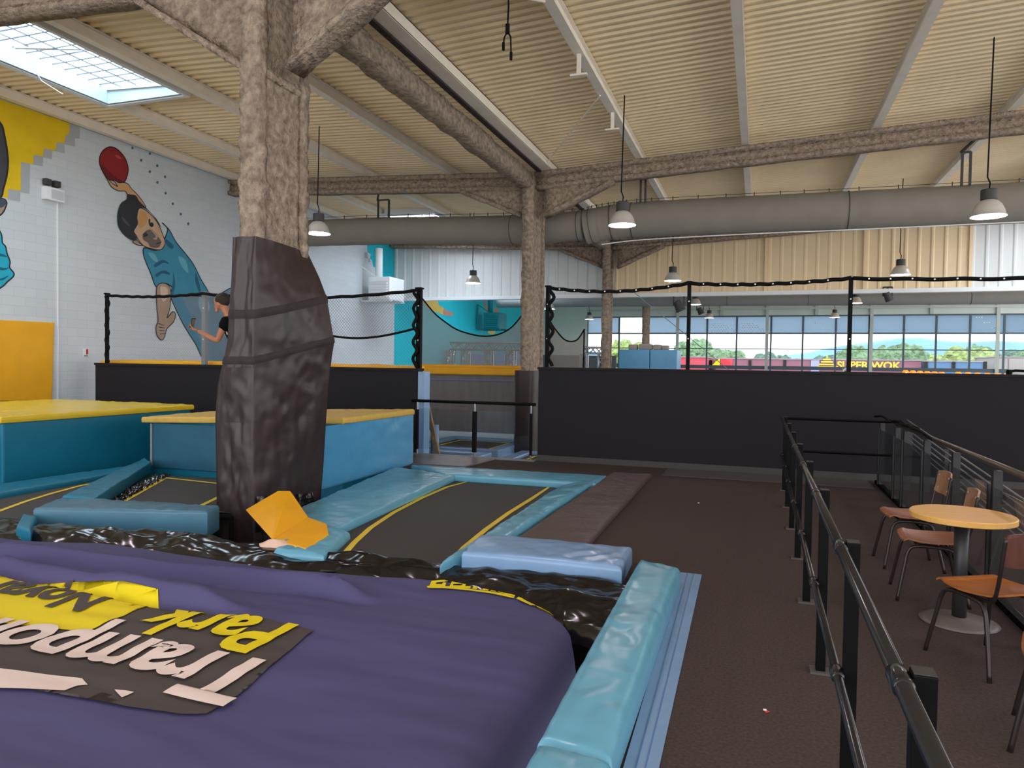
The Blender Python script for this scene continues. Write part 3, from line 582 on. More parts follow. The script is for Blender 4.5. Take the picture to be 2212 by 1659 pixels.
def heater(c, m, lab, wall_x):
    t = thing('wall_heater',lab,'heater',c); x,y,z = c
    MB().box((x-.5,y-.1,z-.45),(x+.45,y+1.1,z+.45)).build('casing',m,t,bevel=.03)
    s = MB()
    for k in range(7): s.box((x-.4,y-.16,z-.36+k*.105),(x+.35,y-.1,z-.31+k*.105))
    s.build('louvre',m,t); p = MB().tube([(x-.2,y+.2,z+.45),(x-.2,y+.2,z+1.6)],.14,14); p.build('flue',m,t,smooth=True)
    MB().bar((x-.9,y+1,z-.48),(x+.5,y+1,z-.48),.06,.06).build('bracket',m,t); f = MB().bar((x-.9,y,z-.48),(x+.5,y,z-.48),.06,.06); f.bar((x-.88,y,z-.5),(x-.88,y,z+.9),.06,.06); f.bar((x-.88,y,z+.9),(x-.2,y,z+.46),.04,.04); f.build('bracket',m,t)
heater((-14.1,25.0,4.6),M_white,'white gas heater with flue near the inner corner of the block wall',XL)
heater((-14.0,37.2,4.1),mat('teal_metal',(14,128,140),.5),'teal painted heater on the teal wall beyond the partition',XL)
# ================================================================== NETS, POSTS AND ROPES ON THE BLACK WALLS
def net_post(x, z0, z1, label, m=None, w=.06):
    t = thing('net_post', label, 'net post', (x,WY+.11,z0), 'net posts')
    MB().box((x-w/2,WY+.08,z0),(x+w/2,WY+.08+w,z1)).build('post', m or M_black, t)
    for k in (2,5): z = z0+.1+(z1-z0-.2)*k/6; MB().tube([(x,WY+.08,z),(x,WY+.072,z)],.012,8).build('stud', M_white, t)
    MB().box((x-w*.7,WY+.06,z1),(x+w*.7,WY+.1+w,z1+.03)).build('cap', m or M_black, t); return t
net_post(-13.88,1.60,3.14,'black net post at the block wall end of the net'); net_post(-11.17,1.60,3.12,'grey steel net post beside the person holding a phone',MATS['grey_metal'],.09)
net_post(-6.12,1.60,3.10,'black net post at the end of the wall, beside the opening',None,.09); net_post(-3.58,1.66,3.08,'black net post beside the second column',None,.07)
net_post(-1.13,1.66,3.10,'slim black net post before the dotted windows'); net_post(1.32,1.66,3.10,'slim black net post further along, before the pale window post')
def rope(p, q, sag, label, studs=True, vert=False, n=36, seed=1):
    t = thing('net_border_rope', label, 'rope', p); pts = []
    for i in range(n+1):
        s = i/n; c = Vector(p).lerp(Vector(q), s)
        if vert: c.x += .075*math.sin(s*PI*4.5)**2*(1+.4*nz(s*5,seed)); c.y -= .02
        else: c.z -= sag*4*s*(1-s) + .012*math.sin(s*PI*9)**2
        pts.append(c)
    MB().tube(pts,.032,7).build('webbing',M_blackm,t,smooth=True)
    if studs:
        for i in range(3,n-1,4):
            c = pts[i]; MB().tube([(c.x,c.y-.034,c.z),(c.x,c.y-.042,c.z)],.013,8).build('stud',M_white,t)
    return t
Y0 = WY+.06
rope((-3.55,Y0,3.07),(-1.13,Y0,3.10),.10,'drooping black rope with studs between the second column and the first slim post')
rope((-1.1,Y0,3.09),(1.32,Y0,3.12),.05,'drooping black rope with studs between the two slim posts')
rope((1.34,Y0,3.11),(8.0,Y0,3.14),.07,'black studded rope running on from the last slim post past the frame edge',n=90)
rope((-3.54,Y0,3.05),(-3.54,Y0,1.68),0,'wavy black rope hanging down the net post beside the second column',False,True)
rope((-13.84,Y0,3.12),(-11.17,Y0,3.11),.05,'black net rope between the block wall end and the grey post',False)
rope((-11.17,Y0,3.11),(-6.12,Y0,3.08),.12,'black net rope behind the person and the wrapped column',False)
rope((-13.84,Y0,3.1),(-13.84,Y0,1.62),0,'wavy black rope down the net post by the block wall',False,True); rope((-6.2,Y0,3.05),(-6.2,Y0,1.62),0,'wavy black rope hanging beside the post at the opening',False,True)
def net(fn, nu, nv, m, label, borders=()):
    t = thing('safety_net',label,'net',fn(.5,0)); MB().grid(fn,nu,nv).build('mesh_sheet',m,t,normals=False)
    for pts in borders: MB().tube(pts,.022,6).build('border_cord',M_blackm,t)
    return t
net(lambda s,t: (-13.84+2.67*s, WY+.1+.02*math.sin(s*9), 1.62+1.48*t-.05*4*s*(1-s)*t),20,8,M_netf,'faint black net panel beside the block wall')
net(lambda s,t: (-11.17+5.05*s, WY+.1+.03*math.sin(s*7+t*3), 1.62+1.46*t-.12*4*s*(1-s)*t),30,8,M_netf,'wide faint net behind the person and the wrapped column')
nb = [Vector((-8.7+2.5*i/20,WY+.09,2.35-.18*math.sin(PI*i/20))) for i in range(21)]
net(lambda s,t: (-8.7+2.52*s, WY+.08+.03*math.sin(s*6), (2.35-.18*math.sin(PI*s))*(1-t)+t*(2.98+.05*s)),24,8,MATS['black_net'],'bunched dark net with sagging lower hem beside the wrapped column',[nb])
NTP = [GY(u,v,19.05) for u,v in ((903,632),(918,652),(940,678),(965,698),(985,711),(1010,720),(1040,726),(1070,724),(1095,714),(1112,700),(1128,680))]
NT = catmull(NTP,5,False); nN = len(NT)-1
net(lambda s,t: (NT[min(nN,int(s*nN+.5))].x, 19.05, 1.62*(1-t)+NT[min(nN,int(s*nN+.5))].z*t),nN,8,M_netd,'dark translucent net with a deep curved top edge above the yellow band',[NT])
P2_ = catmull([GY(u,v,21) for u,v in ((1186,690),(1200,712),(1222,735),(1245,735),(1262,712))],6,False)
net(lambda s,t: (P2_[min(len(P2_)-1,int(s*(len(P2_)-1)+.5))].x, 21, PIT*(1-t)+P2_[min(len(P2_)-1,int(s*(len(P2_)-1)+.5))].z*t),len(P2_)-1,6,M_netd,'dark net behind the second column, beside the third one',[P2_,[Vector((P2_[-1].x,21,PIT)),P2_[-1]+Vector((0,0,.02))]])
struct(MB().box((-13.9,WY+.25,PIT),(-6.6,12.98,1.47)).build('floor',mat('platform_edge',(70,66,64),.9)))
# yellow padding seen above the black wall
pad('padded_ledge',[(-14.3,12.5,1.50),(-10.6,12.5,1.50),(-10.6,12.95,1.52),(-14.3,12.95,1.52)],.15,M_yelm,seed=2); tag(bpy.context.scene.objects['padded_ledge'],'amber padded edge showing above the black wall, in front of the mural','padding')
o = pad('padded_ledge',[(-10.5,12.5,1.48),(-6.3,12.5,1.46),(-6.3,12.95,1.48),(-10.5,12.95,1.50)],.16,M_yelm,seed=3,wr=.02); tag(o,'wrinkled amber padded edge above the black wall, behind the wrapped column','padding')
# grey trampoline wall with yellow band beyond the opening
o = MB().box((-9.6,19.0,-.25),(-5.9,19.2,1.38)).build('trampoline_wall',mat('grey_bounce_sheet',(120,114,112),.6,var=.14,vscale=2,stretch=(3,1,.6))); tag(o,'grey bounce wall beyond the opening under the yellow band','bounce wall')
t = thing('padded_band','yellow padded band capping the grey bounce wall','padding',(-7.7,19,1.38))
MB().box((-9.6,18.9,1.385),(-5.9,19.25,1.60)).build('lower_roll',M_yelm,t,bevel=.05,seg=3); MB().box((-9.6,18.96,1.585),(-5.9,19.25,1.67)).build('upper_roll',M_yelm,t,bevel=.03,seg=3)
tag(MB().box((-9.4,18.97,1.22),(-5.9,18.995,1.26)).build('blue_stripe',mat('lavender_tape',(120,118,160),.6)),'thin lavender stripe along the top of the grey bounce wall','tape')
tag(MB().bar(GY(907,800,12.6),GY(948,992,12.6),.06,.08).build('wooden_strut',mat('weathered_wood',(140,112,82),.7,var=.3,vscale=8)),'leaning wooden strut in the opening beside the blue wall edge','strut')
t = thing('rolled_mat','upright pale blue rolled mat leaning behind the glass guard rail','mat',GY(939,990,12.9)); MB().tube([GY(939,1000,12.9),GY(939,918,12.9)],.085,18).build('roll',M_bluel,t,smooth=True)
for k,(x0,x1,y0,y1,lab) in enumerate(((-8.2,-5.8,15.9,18.6,'distant trampoline with blue frame pads, before the grey bounce wall'),(-5.3,-3.0,13.3,16.2,'distant trampoline behind the glass guard rail'),(-8.2,-5.8,13.0,15.5,'distant trampoline beside the blue wall edge'))):
    t = thing('trampoline',lab,'trampoline',(x0,y0,PIT)); z = -.42
    MB().box((x0+.3,y0+.3,z),(x1-.3,y1-.3,z+.02)).build('bed',M_bed,t)
    f = MB()
    for a,b_ in (((x0,y0),(x1,y0+.28)),((x0,y1-.28),(x1,y1)),((x0,y0+.28),(x0+.28,y1-.28)),((x1-.28,y0+.28),(x1,y1-.28))): f.box((a[0],a[1],PIT),(b_[0],b_[1],z+.08))
    f.build('frame_pad',M_bluel,t,bevel=.02)
    g = MB()
    for a,b_ in (((x0+.45,y0+.45),(x1-.45,y0+.5)),((x0+.45,y1-.5),(x1-.45,y1-.45)),((x0+.45,y0+.5),(x0+.5,y1-.5)),((x1-.5,y0+.5),(x1-.45,y1-.5))): g.box((a[0],a[1],z+.02),(b_[0],b_[1],z+.023))
    g.build('yellow_outline',M_yline,t)
# glass guard rail in the opening
t = thing('glass_guard_rail','black guard rail with glass panels across the opening between the walls','guard rail',(-4.9,12.05,0))
MB().tube([(-6.12,12.05,1.0),(-3.70,12.05,1.0)],.028,12).build('handrail',M_black,t,smooth=True)
for x,r in ((-6.0,.03),(-4.85,.045),(-3.78,.025)):
    MB().tube([(x,12.05,0),(x,12.05,.98)],.018,10).build('post',M_steel,t); MB().tube([(x,12.05,.10),(x,12.05,.84)],r,12).build('post_sleeve',M_blackm,t)
for x0,x1 in ((-5.95,-4.92),(-4.79,-3.83)): MB().box((x0,12.045,.12),(x1,12.055,.86)).build('glass_panel',M_panel,t)
MB().box((-6.1,11.98,0),(-3.7,12.12,.02)).build('base_rail',M_grey,t)
# ================================================================== BOXES, TRAMPOLINES AND PADS
t = thing('padded_box','long blue padded box with shiny yellow top beside the block wall','padded box',(-11.2,8.7,PIT))
MB().box((-12.9,6.95,PIT),(-9.7,10.36,.80)).build('body',M_blued,t,bevel=.025,smooth=False)
pad('top_mat',[(-13.0,6.90,.80),(-9.66,6.90,.80),(-9.66,10.40,.80),(-13.0,10.40,.80)],.09,M_yel,t,puff=.01,wr=.012,seed=4)
MB().box((-9.71,9.9,.2),(-9.69,9.95,.78)).build('seam',M_blued,t)
tag(MB().box((-12.6,6.4,PIT),(-9.9,6.9,.62)).build('padded_block',M_blued,None,bevel=.03),'dark blue padded block at the picture edge in front of the long blue box','padded block')
t = thing('padded_box','blue padded box with yellow top behind the wrapped column','padded box',(-7.3,9.7,PIT))
MB().hexa([(-8.90,8.74,PIT),(-5.50,8.74,PIT),(-5.50,10.80,PIT),(-8.90,10.80,PIT)],[(-8.90,8.74,.71),(-5.50,8.74,.83),(-5.50,10.80,.83),(-8.90,10.80,.71)]).build('body',M_blued,t)
MB().box((-8.88,8.70,.02),(-5.46,8.739,.72)).build('front_panel',mat('petrol_vinyl',(44,98,124),.4,var=.1,vscale=3,bump=.15,bscale=4),t,bevel=.015)
mb = MB().grid(lambda s,q: (-5.45+.012*nz(s*9,q*5)+.02*max(0,q-.75)*nz(s*26,3), 7.95+2.85*s, .02+.82*q),40,16); mb.build('side_panel',M_bluem,t,smooth=True)
MB().box((-5.49,7.95,.0),(-5.47,10.8,.82)).build('side_core',M_bluem,t)
MB().bar((-8.905,8.70,.05),(-8.905,8.70,.70),.03,.02,(0,1,0)).build('piping',mat('grey_piping',(150,152,160),.6),t)
pad('top_mat',[(-9.0,8.60,.72),(-5.42,8.60,.84),(-5.42,10.78,.84),(-9.0,10.78,.72)],.09,M_yelf,t,puff=.0,wr=.008,seed=5)
def trampoline(name, label, bed_uv, line_uv, z=-.03, lw=.062, closed=True, raise_=None):
    P = [GZ(u,v,z) for u,v in bed_uv]; c = sum(P,Vector())/len(P); t = thing(name,label,'trampoline',(c.x,c.y,PIT))
    tri_poly('bed',P,M_bed,t)
    L = [GZ(u,v,z+.004) for u,v in line_uv]; mb = MB(); n = len(L); last = n if closed else n-1
    for i in range(n):
        d = (L[(i+1)%n]-L[i-1]) if closed or 0 < i < n-1 else (L[min(i+1,n-1)]-L[max(i-1,0)])
        if closed:
            d0 = (L[i]-L[i-1]).normalized(); d1 = (L[(i+1)%n]-L[i]).normalized(); dd = (d0+d1).normalized(); k = 1/max(.5,dd.dot(d1))
        else: dd = d.normalized(); k = 1
        nn = Vector((-dd.y,dd.x,0))*lw/2*k; mb.v += [L[i]-nn,L[i]+nn]
    for i in range(last): i2 = (i+1)%n; mb.f.append((2*i,2*i+1,2*i2+1,2*i2))
    mb.build('yellow_outline',M_yline,t)
    fr = MB(); fr.tube([p+Vector((0,0,-.05)) for p in P],.03,8,closed=True); fr.build('steel_frame',M_blackm,t)
    for p in P[::max(1,len(P)//4)]: MB().tube([p+Vector((0,0,-.05)),Vector((p.x,p.y,PIT))],.025,8).build('leg',M_blackm,t)
    return t
trampoline('trampoline','large trampoline with a yellow outline in front of the opening, beside the wrapped column',
    [(690,1235),(760,1140),(870,1075),(990,1026),(1225,1042),(1120,1115),(1010,1185),(940,1230)], [(735,1206),(765,1172),(800,1140),(850,1107),(910,1076),(965,1052),(1010,1040),(1187,1051),(1150,1076),(1100,1107),(1050,1143),(1003,1182),(975,1213)],closed=False)
trampoline('trampoline','small trampoline with a yellow outline squeezed between the blue box and the column',
    [(215,1095),(322,1026),(500,1034),(520,1060),(500,1108)], [(260,1087),(358,1032),(480,1045),(500,1060),(430,1094)])
trampoline('trampoline','trampoline with a curved yellow line in front of the long blue box',
    [(-120,1145),(-60,1100),(0,1065),(110,1043),(290,1014),(320,1005),(250,1050),(150,1085),(110,1130),(40,1150)], [(-80,1130),(0,1103),(55,1083),(110,1066),(170,1050),(230,1037),(280,1027)],closed=False)
def zq(uv, z): return [Vector((p.x,p.y,0)) for p in (GZ(u,v,z) for u,v in uv)]
def padq(q, z0, th, m, label, **k):
    q = [Vector((p[0],p[1],z0)) for p in q]; o = pad('trampoline_pad', q, th, m, None, **k); return tag(o, label, 'trampoline pad')
padq([(-4.35,9.66),(-2.1,9.74),(-2.1,10.5),(-5.25,10.34)],-.03,.10,M_blue,'long blue pad across the far end of the large trampoline',seed=1,puff=.015)
q = zq([(950,1220),(1065,1185),(1292,1036),(1212,1050)],.07)
padq(q,-.02,.10,M_blue,'long blue pad along the carpet side of the large trampoline',seed=2,r=.04,puff=.03,wr=.012)
padq([(-4.80,6.55),(-3.90,6.12),(-4.19,9.72),(-5.40,10.1)],-.03,.09,M_blue,'wide blue pad between the large trampoline and the blue box',seed=3,puff=.01,wr=.01)
q = zq([(590,1185),(700,1195),(757,1145),(640,1108)],.06)
padq(q,-.06,.10,M_blue,'small crumpled blue pad under the folded yellow sheet',seed=4,r=.05,puff=.03,wr=.015)
padq([(-2.28,5.42),(-.96,5.44),(-.99,6.10),(-2.36,6.04)],-.01,.17,M_bluel,'glossy pale blue block pad lying at the bag corner',seed=5,r=.04,puff=.015,wr=.012)
q = zq([(1160,1593),(1322,1636),(1470,1226),(1381,1205)],.17)
padq(q,0,.17,M_blue,'thick shiny blue pad along the carpet edge of the airbag',seed=6,r=.05,puff=.03,wr=.010)
q = zq([(1030,1830),(1240,1900),(1322,1642),(1160,1600)],.16)
padq(q,0,.16,M_blue,'second thick blue pad nearest the camera, continuing along the airbag',seed=7,r=.05,puff=.03,wr=.010)
P = zq([(1335,1700),(1415,1700),(1516,1243),(1470,1238)],0)
t = thing('vinyl_flap','flat pale blue vinyl flap on the carpet beside the thick pad','vinyl flap',P[0])
MB().hexa([p+Vector((0,0,.002)) for p in P],[p+Vector((0,0,.008)) for p in P]).build('sheet',M_bluel,t)
s = MB()
for k in (.35,.62): a = P[0].lerp(P[1],k); c = P[3].lerp(P[2],k); s.bar(a+Vector((0,0,.009)),c+Vector((0,0,.009)),.006,.003)
s.build('stitching',mat('blue_stitch',(84,128,176),.6),t)
q = zq([(72,1098),(448,1106),(474,1092),(135,1072)],.13); q[0].z = q[1].z = q[2].z = q[3].z = 0
padq(q,-.14,.27,mat('slate_blue_vinyl',(70,116,140),.4,var=.1,vscale=2,bump=.3,bscale=2.5,ridged=True),'thick slate blue pad block between the black film and the small trampoline',seed=8,r=.03,puff=.01,wr=.012)
o = padq(zq([(135,1080),(205,1086),(326,1006),(312,996)],.10),.0,.15,M_blued,'loose blue pad lying diagonally between two trampolines',seed=9,r=.02,puff=.0,wr=.008)
padq(zq([(-120,1090),(-120,1064),(290,1006),(283,1018)],.02)[::1],-.05,.08,M_blued,'narrow blue pad at the foot of the long blue box',seed=10,r=.03)
padq(zq([(35,1140),(66,1150),(80,1118),(50,1112)],.05),-.12,.18,M_blued,'small dark blue pad end beside the slate blue block',seed=11,r=.03)
o = pad('floor_mat',[(-2.14,6.25,0),(-1.46,6.25,0),(-1.52,11.0,0),(-2.1,11.0,0)],.06,M_mat,None,r=.02,puff=.0,wr=.008,seed=12); tag(o,'brown vinyl mat strip between the large trampoline and the carpet','mat')
o = pad('floor_mat',[(-6.0,10.75,0),(-4.5,10.75,0),(-4.4,11.9,0),(-6.0,11.9,0)],.03,mat('grey_vinyl_mat',(104,98,96),.35,var=.1,vscale=2,bump=.2,bscale=4),None,r=.012,puff=0,wr=.004); tag(o,'grey shiny mat in front of the glass guard rail','mat')
tag(MB().box((-1.4,11.35,0),(1.6,12.16,.006)).build('carpet_strip',mat('grey_carpet_strip',(84,78,76),.95,var=.2,vscale=60)),'greyer carpet strip along the foot of the black wall','carpet strip')
# black bellows beside the small trampoline
mb = MB().grid(lambda s,t_: Vector(GZ(225+120*s+0*t_,1085-62*s,0)) + Vector((.16*t_-.05, .10*t_, -.02+.05*nz(s*14,t_*6)+.03*math.sin(s*60))),60,10)
tag(mb.build('spring_cover',M_tarp,None,smooth=True),'crumpled black spring cover beside the small trampoline','spring cover')
# ------------------------------------------------------------------ airbag
EDGE = [(-9,4.6),(-6.82,4.85),(-6.39,4.9),(-5.76,5.04),(-5.17,5.06),(-4.36,5.0),(-3.73,4.97),(-3.14,5.02),(-2.61,5.12),(-2.3,5.13),(-1.64,5.0),(-1.32,4.76),(-1.12,4.5),(-1.0,4.2),(-.97,3.6)]
def yedge(x):
    for (a,b_),(c,d) in zip(EDGE,EDGE[1:]):
        if a <= x <= c: return b_+(d-b_)*(x-a)/(c-a)
    return EDGE[0][1] if x < EDGE[0][0] else 3.6
XR = -1.0
FOLDS = [([(0,1192),(150,1210),(250,1222),(500,1243),(720,1275)],.085,.05),([(0,1222),(60,1240),(110,1252),(260,1285),(420,1312)],.10,.05),([(250,1280),(345,1303),(480,1318)],.05,.05),([(480,1250),(600,1262),(700,1268),(760,1285)],.05,.05)]
FW = [([GZ(u,v,0) for u,v in f],a,w) for f,a,w in FOLDS]
def bagz(x, y):
    z = -.015 + .035*nz(x*.7+3,y*1.4) + .009*nz(x*1.2+.3*y,y*5.0+2) + .006*nz(x*2.4,y*11)
    for pts,a,w in FW:
        for p,q_ in zip(pts,pts[1:]):
            lo,hi = min(p.x,q_.x),max(p.x,q_.x)
            if lo-.25 <= x <= hi+.25:
                s = (x-p.x)/((q_.x-p.x) or 1e-6); s_ = max(0,min(1,s)); yy = p.y+(q_.y-p.y)*s_; end = max(0,1-abs(s-s_)*abs(q_.x-p.x)/.25)
                if pts.index(p) not in (0,) and s < 0: continue
                if q_ is not pts[-1] and s > 1: continue
                dy = y-yy
                z += end*a*(math.exp(-((dy-.05)/.07)**2) - .9*math.exp(-((dy+.04)/.045)**2)); break
    d = min(yedge(x)-y, (XR-x)*1.0, 99); 
    ddy = yedge(x)-y
    r = .20
    # corner rounding
    for d,r in ((ddy,.035),(XR-x,.24)):
      if d < r: z -= r-math.sqrt(max(0,r*r-(r-max(d,0))**2))*1.0
    return z
t = thing('airbag','large navy inflated landing bag with printed lettering','airbag',(-4,3.5,PIT))
mb = MB(); NXg, NYg = 190, 110; x0g = -8.6
def bgp(i, j):
    x = x0g+(XR-x0g)*(1-(1-i/NXg)**1.15); y = .9+(yedge(x)-.9)*(1-(1-j/NYg)**1.2); return x,y
for j in range(NYg+1):
    for i in range(NXg+1): x,y = bgp(i,j); mb.v.append(Vector((x,y,bagz(x,y))))
w_ = NXg+1
for j in range(NYg):
    for i in range(NXg): mb.f.append((j*w_+i,j*w_+i+1,(j+1)*w_+i+1,(j+1)*w_+i))
rim = [NYg*w_+i for i in range(NXg+1)]+[j*w_+NXg for j in range(NYg-1,-1,-1)]; k0 = len(mb.v)
for i in rim: p = mb.v[i]; mb.v.append(Vector((p.x,p.y,PIT)))
for i in range(len(rim)-1): mb.f.append((rim[i],rim[i+1],k0+i+1,k0+i))
mb.build('bag_body',M_bag,t,smooth=True,normals=True)
def dz(uv): return [(p.x,p.y) for p in (GZ(u,v,0) for u,v in uv)]
Z7 = lambda p: zoomed(p,3.16,0,1150)
drape('printed_panel',dz(Z7([(2140,655),(1820,590),(1300,520),(900,472),(835,555),(680,640),(580,670),(0,592),(-700,500),(-700,930),(0,940),(560,1010),(720,1060),(860,1190),(1230,1228),(1410,1220),(1640,1080),(1680,950),(1970,800)])),M_print,t,bagz,.035,.012)
drape('yellow_panel',dz(Z7([(1085,490),(1078,468),(850,438),(520,372),(180,297),(0,312),(-600,260),(-700,500),(0,592),(580,672),(680,642),(830,560),(900,482)])),M_printy,t,bagz,.035,.018)
drape('white_patch',dz(Z7([(-500,900),(0,942),(330,985),(560,1010),(600,1050),(530,1058),(440,1097),(0,1076),(-500,1060)])),M_printw,t,bagz,.035,.018)
drape('white_patch',dz(Z7([(780,1080),(850,1085),(915,1095),(830,1135)])),M_printw,t,bagz,.035,.018)
def lettering(s, xr, yb, cap, xs, m, nm, bold=.028):
    me = text_mesh(s,bold); sy = cap/.72
    for v in me.vertices: v.co = Vector((xr-v.co.x*xs, yb-v.co.y*sy, 0))
    o = drape(nm,me,m,t,bagz,.03,.026); bpy.data.meshes.remove(me); return o
wT = text_width('Tram',.028); wP = text_width('Park',.028); wN = text_width('N',.028)
lettering('Trampoline',-2.46,3.33,.50,1.30/wT,M_printw,'printed_word')
lettering('Park',-2.74,3.87,.50,1.0/wP,M_printy,'printed_word')
lettering('Noyal',-4.24,3.87,.32,.33/wN,M_print,'printed_word',.035)
Z8 = lambda p: zoomed(p,4.424,880,1220)
for k,pts in enumerate(([(185,205),(190,195),(220,192),(400,206),(640,238),(800,258),(900,276),(1025,304),(1015,316),(960,306),(800,274),(600,246),(330,218),(200,212)],[(1225,386),(1240,370),(1320,390),(1400,440),(1390,448),(1300,420)],
    [(212,190),(232,156),(390,152),(384,166),(280,170),(270,182),(330,186),(342,172),(372,174),(360,204),(212,192)],[(402,208),(425,168),(548,176),(545,188),(440,188),(436,200),(520,202),(530,188),(560,192),(552,208),(610,210),(598,228),(405,212)],
    [(618,230),(636,206),(672,210),(665,236)],[(708,242),(730,226),(782,234),(770,250)],[(790,252),(806,238),(850,244),(840,260)],[(862,262),(880,248),(960,262),(955,274),(1000,282),(1030,292),(1024,302),(940,284)],
    [(1042,318),(1060,304),(1130,318),(1160,340),(1220,358),(1222,378),(1180,380),(1110,350)])):
    drape('logo_stroke',dz(Z8(pts)),M_printy,t,bagz,.03,.014)
# black plastic film roll along the bag
def tarpfn(s, q_):
    x = -8.4+(7.55)*s; y0 = min(yedge(min(x,-1.05)),5.14)+.01 if x < -1.3 else 4.75+.25*(-.9-x)/.4*.3; far = {True:.34,False:.5}[x < -5.0]
    yf = 5.42 if x < -2.4 else 5.5
    if x < -5: yf = 5.16+.26*(x+8.4)/3.4
    y = y0+(yf+.12-y0)*q_; b_ = math.sin(PI*min(1,max(0,q_)))**.8
    z = -.125+.115*b_+.095*q_+.045*nz(x*1.5,y*6,1)+.035*nz(x*3.2+y*2,y*9,4)+.012*nz(x*9,y*14)
    return (x,y,z-.12*(q_ < .02))
tag(MB().grid(tarpfn,260,22).build('plastic_film',M_tarp,None,smooth=True),'crumpled glossy black plastic film along the far edge of the airbag','plastic film')
tag(MB().grid(lambda s,q_: (-3.55+1.2*s,5.28+.10*q_+.03*math.sin(s*3),-.04+.03*math.sin(PI*q_)+.01*nz(s*9,q_)),40,6).build('cloth_strip',mat('violet_cloth',(92,88,146),.7),None,smooth=True),'thin violet cloth strip between the black film and the large trampoline','cloth strip')
t = thing('foam_piece','pale pink foam piece sticking out under the folded yellow sheet','foam',GZ(590,1180,0)); c = GZ(588,1182,0.02)
MB().grid(lambda s,q_: c+Vector((-.22+.44*s+.05*q_, -.10+.2*q_, -.03+.11*math.sin(PI*s)*math.sin(PI*q_)**.5+.02*nz(s*5,q_*3))),20,10).build('lump',mat('pink_foam',(226,190,172),.9,bump=.2,bscale=40),t,smooth=True)
# ------------------------------------------------------------------ wrap round the near column
YF, YB = 6.66, 7.86
LL = [(515,503),(600,500),(640,497),(690,494),(740,491),(790,480),(830,470),(900,465),(1000,467),(1060,468),(1105,468),(1160,472)]
LE = [(515,553),(600,551),(690,549),(790,547),(850,546),(1000,546),(1100,548),(1160,550)]
LR = [(545,664),(600,690),(640,705),(690,714),(740,722),(770,717),(830,710),(900,705),(1000,699),(1060,694),(1105,692)]
def table(rows, y): return [(p.z,p.x) for p in (GY(u,v,y) for v,u in rows)]
TL_, TE_, TR_ = table(LL,YF), table(LE,YF), table(LR,YB)
def look(tb, z):
    if z >= tb[0][0]: return tb[0][1]
    for (z1,a1),(z2,a2) in zip(tb,tb[1:]):
        if z2 <= z <= z1: return a1+(a2-a1)*(z1-z)/(z1-z2)
    return tb[-1][1]
SIDES = [.0,.12,.50,.62,1.0]
def wrap_pt(s, z, off=0.0, fold=1.0):
    """s runs round the wrap: front face, carpet-side face, back face, wall-side face"""
    xl,xe,xr = look(TL_,z),look(TE_,z),look(TR_,z); C = [Vector((xl,YF)),Vector((xe,YF)),Vector((xr,YB)),Vector((xl-.0,YB))]; s %= 1.0
    for k in range(4):
        if SIDES[k] <= s <= SIDES[k+1]: break
    f = (s-SIDES[k])/(SIDES[k+1]-SIDES[k]); A_,B_ = C[k],C[(k+1)%4]; p = A_.lerp(B_,f); d = (B_-A_).normalized(); n_ = Vector((d.y,-d.x))
    edge = 4*f*(1-f); bulge = .03*edge if k in (1,3) else .01*edge; rnd = 0
    w = fold*edge**.3*(.030*nz(f*2.2+k*7,z*1.5,5)+.020*nz(f*5+z*2.2,z*3.2-f*3,2)+.010*nz(f*11+k,z*8,7)) if k in (0,1) else 0
    p = p+n_*(off+bulge+w+rnd); return Vector((p.x,p.y,z))
t = thing('column_wrap','dark brown tarpaulin padding strapped round the nearest column','column padding',(-5.4,7.2,PIT))
ZT = 3.09
MB().grid(lambda s,q_: wrap_pt(s, PIT+(ZT-PIT)*q_),170,120,closed_u=True).build('tarpaulin',M_wrap,t,smooth=True)
for zf_,zb_,w in ((2.22,2.50,.05),(1.70,1.98,.045)):
    def bfn(s, q_):
        p = wrap_pt(s,2); f = max(0,min(1,(p.y-YF)/(YB-YF))); return wrap_pt(s, zf_+(zb_-zf_)*f+(q_-.5)*2*w, .010*math.sin(PI*q_)+.006)
    MB().grid(bfn,150,4,closed_u=True).build('strap',mat('dark_strap',(48,36,38),.75),t,smooth=True)
MB().grid(lambda s,q_: wrap_pt(.02+.10*s, 1.0+.62*(1-q_)-.9*q_*0, .012+.05*math.sin(PI*s)*(1-q_)),14,24).build('side_flap',M_wrap,t,smooth=True)
MB().grid(lambda s,q_: wrap_pt(.125+.30*s, -.25+.42*q_*(1-.25*s), .03+.07*(1-q_)+.02*nz(s*9,q_*4)),40,14).build('lower_flap',M_tarp,t,smooth=True)
MB().grid(lambda s,q_: wrap_pt(s,ZT).lerp(Vector((max(-5.68,min(-5.44,wrap_pt(s,ZT).x)),max(6.83,min(7.74,wrap_pt(s,ZT).y)),ZT-.04)),q_),80,3,closed_u=True).build('top_edge',M_wrap,t,smooth=True)
# padding at the foot of the second column
t = thing('column_wrap','brown tarpaulin padding round the foot of the second column','column padding',(-5.5,17.6,PIT))
MB().grid(lambda s,q_: (-5.56+.30*math.cos(2*PI*s)*(abs(math.cos(2*PI*s))**6+abs(math.sin(2*PI*s))**6)**(-1/6)*(1+.05*nz(s*9,q_*4)),17.75+.66*math.sin(2*PI*s)*(abs(math.cos(2*PI*s))**6+abs(math.sin(2*PI*s))**6)**(-1/6),PIT+2.15*q_),40,16,closed_u=True).build('tarpaulin',M_wrap,t,smooth=True)
